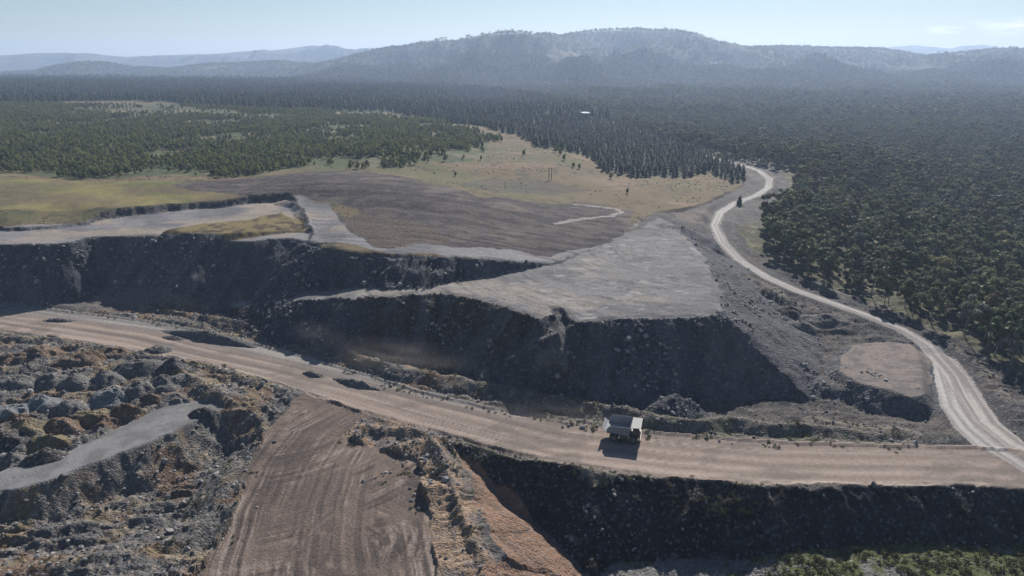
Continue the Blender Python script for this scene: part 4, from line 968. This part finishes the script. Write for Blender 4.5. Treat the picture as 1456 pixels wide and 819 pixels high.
def heap(cx, cy, rx, ry, ang, hgt, mat, name, label, cat_, group=None, seed=0):
    na, nr_ = 40, 16; vs = []; fs = []
    ca, sa = math.cos(ang), math.sin(ang)
    A, R_ = np.meshgrid(np.linspace(0, 2*math.pi, na, endpoint=False), np.linspace(0, 1.18, nr_)); 
    lx = R_*np.cos(A)*rx*(1+.16*vnoise(np.cos(A)*1.5+seed, np.sin(A)*1.5, seed)); ly = R_*np.sin(A)*ry*(1+.16*vnoise(np.cos(A)*1.5-seed, np.sin(A)*1.5+4, seed))
    wx_ = cx+lx*ca-ly*sa; wy_ = cy+lx*sa+ly*ca
    prof = np.clip(1-R_, -.2, 1); z = hgt*(1-np.sqrt(np.clip(1-prof, 0, 2)**2+.16)+.10)*1.3
    z = z + (ridged(wx_/2.8, wy_/2.8, 4, seed)*.30*hgt)*np.clip(1-R_*.8, 0, 1) + .22*ridged(wx_/1.1, wy_/1.1, 3, 6)
    zz_ = hq(wx_, wy_) + z - .15
    V_ = np.stack([wx_, wy_, zz_], -1).reshape(-1, 3); base_ = float(hq(cx, cy)); V_ -= np.array([cx, cy, base_])
    for i in range(nr_-1):
        for j in range(na): fs.append((i*na+j, i*na+(j+1) % na, (i+1)*na+(j+1) % na, (i+1)*na+j))
    me = mesh_np(name, V_, np.array(fs)[:, ::-1], HM[mat]); o = link(name, me); o.location = (cx, cy, base_)
    me.flip_normals() if me.polygons[len(fs)//2].normal.z < 0 else None
    tag(o, label, cat_, group); return o
HEAPS = [ # px, py, rx, ry, h, colour
 (20,512,7,4,2.2,'rust'),(60,505,8,4,2.4,'rust'),(115,518,8,4.5,2.6,'rust'),(165,506,7,3.5,2,'rust'),(225,500,5,3,1.8,'grey'),
 (30,548,6,4,2.4,'grey'),(75,545,6,4,2.6,'grey'),(110,548,6,4,2.6,'grey'),(150,545,6,4.5,3,'grey'),(200,528,8,5,3.2,'grey'),(250,532,7,5,2.2,'dark'),(155,572,6,4,2.6,'blue'),(200,562,6,4.5,3,'grey'),(235,553,6,4.5,3,'grey'),
 (20,582,6,4,2.5,'blue'),(60,575,6,4,2.4,'blue'),(100,585,6,4,2.6,'grey'),(215,572,3,2.2,1.6,'rust'),(180,590,5,3.5,2.4,'rust'),(130,592,6,3.8,2.8,'ochre'),(90,605,6,4,3,'rust'),(40,610,6,4,2.8,'ochre'),(150,600,5,3,2.3,'rust'),
 (10,625,6,4,2.6,'dark'),(70,628,5,3.2,2.4,'ochre'),(60,648,5.5,3.8,3,'dark'),(20,652,5,3.2,2.2,'grey'),
 (290,588,4,2.6,2.2,'dark'),(1170,462,9,5,2.5,'grey'),(1120,455,7,4,2.2,'dark'),(1140,470,6,4,2.4,'grey')]
for i, (px, py, rx, ry, hh, m_) in enumerate(HEAPS):
    cx_, cy_ = un(px, py, -.5 if px < 900 else 3 if py < 600 else -11)
    where = 'among the broken spoil left of the ramp' if px < 900 else 'in the broken ground beside the gravel road' if py < 600 else 'at the foot of the dark pit wall'
    RCOL = {'grey': 'grey', 'rust': 'rust brown', 'ochre': 'yellow-ochre', 'blue': 'blue-grey', 'dark': 'very dark'}
    ORD = ['leftmost', 'second', 'third', 'fourth', 'fifth', 'sixth', 'seventh', 'eighth', 'ninth', 'tenth']
    rowof = lambda p: ('in the back row of broken spoil' if p[1] < 522 else 'in the second row of broken spoil' if p[1] < 557 else 'in the third row, above the grey track' if p[1] < 597 else 'nearest the grey track at far left') if p[0] < 900 else 'in the broken ground between dump and gravel road'
    same = sorted([p for p in HEAPS if rowof(p) == rowof(HEAPS[i])]); hl_ = '%s rubble heap, %s from the left %s' % (RCOL[m_], ORD[same.index(HEAPS[i])], rowof(HEAPS[i]))
    hl_ = hl_.replace('leftmost from the left', 'the leftmost')
    heap(cx_, cy_, rx*1.22, ry*1.3, random.uniform(-.35, .35), hh*1.22, m_, 'spoil_heap', hl_, 'spoil heap', 'spoil heaps on the broken ground', 200+i)
LONG = [((230,470),(372,494),3.4,3.2,'grey','long dark stockpile ridge in the middle of the haul road'),((232,479),(262,483),2.2,1.0,'dark','small dark mound at the near side of the long stockpile'),((62,455),(108,457),2.4,1.6,'grey','flat black pile alone at the far left of the haul road'),((430,530),(462,536),2.0,1.5,'grey','short dark mound where the ramp leaves the haul road'),((470,538),(545,556),2.0,2.0,'grey','narrow dark median ridge pointing down the haul road')]
for i, (p, q_, ry, hh, m_, lb) in enumerate(LONG):
    a_ = Vector(un(*p, 0)); b_ = Vector(un(*q_, 0)); c_ = (a_+b_)/2; heap(c_.x, c_.y, (b_-a_).length/2, ry, math.atan2((b_-a_).y, (b_-a_).x), hh, m_, 'stockpile', lb, 'stockpile', None, 300+i)

# far ponds among the trees, their sky glint put into a pale colour
WATER, _t, _b = nodemat('painted_pond_glint'); _b.inputs['Base Color'].default_value = (.5, .53, .55, 1); _b.inputs['Roughness'].default_value = .25
for px, py, rx_, ry_, lb in ((810, 151, 9, 7, 'upper pale pond glinting among the far trees'), (832, 172, 7, 16, 'lower pale pond glinting among the far trees')):
    qx, qy = hit(px, py); n = 28; z0 = float(hq(qx, qy))+13
    vs = [(rx_*math.cos(2*math.pi*k/n)*(1+.2*math.sin(3*k)), ry_*math.sin(2*math.pi*k/n), 0) for k in range(n)]
    bm = bmesh.new(); bm.faces.new([bm.verts.new(v) for v in vs]); me = bpy.data.meshes.new('pond'); bm.to_mesh(me); bm.free(); me.materials.append(WATER)
    o = link('pond', me); o.location = (qx, qy, z0); tag(o, kind='structure')

# ------------------------------------------------------------------ dust raised on the road
dm = bpy.data.materials.new('road_dust'); dm.use_nodes = True; t = dm.node_tree; t.nodes.clear()
pv = t.nodes.new('ShaderNodeVolumePrincipled'); pv.inputs['Color'].default_value = (.9, .82, .74, 1)
tcn = t.nodes.new('ShaderNodeTexCoord'); ln = t.nodes.new('ShaderNodeVectorMath'); ln.operation = 'LENGTH'; nz = t.nodes.new('ShaderNodeTexNoise'); nz.inputs['Scale'].default_value = 2.2; nz.inputs['Detail'].default_value = 3
mr = t.nodes.new('ShaderNodeMapRange'); mr.inputs[1].default_value = 1.0; mr.inputs[2].default_value = .2; mr.inputs[3].default_value = 0; mr.inputs[4].default_value = 1
m2 = t.nodes.new('ShaderNodeMapRange'); m2.inputs[1].default_value = .38; m2.inputs[2].default_value = .7; m2.inputs[3].default_value = 0; m2.inputs[4].default_value = .02
mu = t.nodes.new('ShaderNodeMath'); mu.operation = 'MULTIPLY'
t.links.new(tcn.outputs['Object'], ln.inputs[0]); t.links.new(ln.outputs['Value'], mr.inputs[0]); t.links.new(tcn.outputs['Object'], nz.inputs['Vector']); t.links.new(nz.outputs['Fac'], m2.inputs[0])
t.links.new(mr.outputs[0], mu.inputs[0]); t.links.new(m2.outputs[0], mu.inputs[1]); t.links.new(mu.outputs[0], pv.inputs['Density'])
ou = t.nodes.new('ShaderNodeOutputMaterial'); t.links.new(pv.outputs[0], ou.inputs['Volume'])
for px, py, z_, sx_, sy_, sz_, rz_ in ((790, 590, 3, 28, 7, 4.5, -.2), (560, 505, 8, 34, 9, 7, -.3), (450, 475, 7, 14, 6, 6, -.3)):
    bm = bmesh.new(); bmesh.ops.create_icosphere(bm, subdivisions=3, radius=1); me = bpy.data.meshes.new('dust_cloud'); bm.to_mesh(me); bm.free(); me.materials.append(dm)
    o = link('dust_cloud', me); q_ = un(px, py, z_); o.location = (q_[0], q_[1], z_); o.scale = (sx_, sy_, sz_); o.rotation_euler[2] = rz_; tag(o, 'thin pale dust drifting above the haul road', kind='stuff')

# ------------------------------------------------------------------ haze
hb = MB().box(-13500, 13500, -300, 13950, float(H.min())-1.2, float(H.max())+60)
m = bpy.data.materials.new('haze'); m.use_nodes = True; t = m.node_tree; t.nodes.clear()
pv = t.nodes.new('ShaderNodeVolumePrincipled'); pv.inputs['Color'].default_value = (.56, .72, 1, 1); pv.inputs['Density'].default_value = HAZE_DENSITY; pv.inputs['Anisotropy'].default_value = .3
ou = t.nodes.new('ShaderNodeOutputMaterial'); t.links.new(pv.outputs[0], ou.inputs['Volume'])
tag(hb.build('haze', m), kind='stuff')
tot = sum(len(o.data.polygons) for o in COL.objects if o.type == 'MESH' and o.get('kind') == 'structure'); print('structure faces', tot)
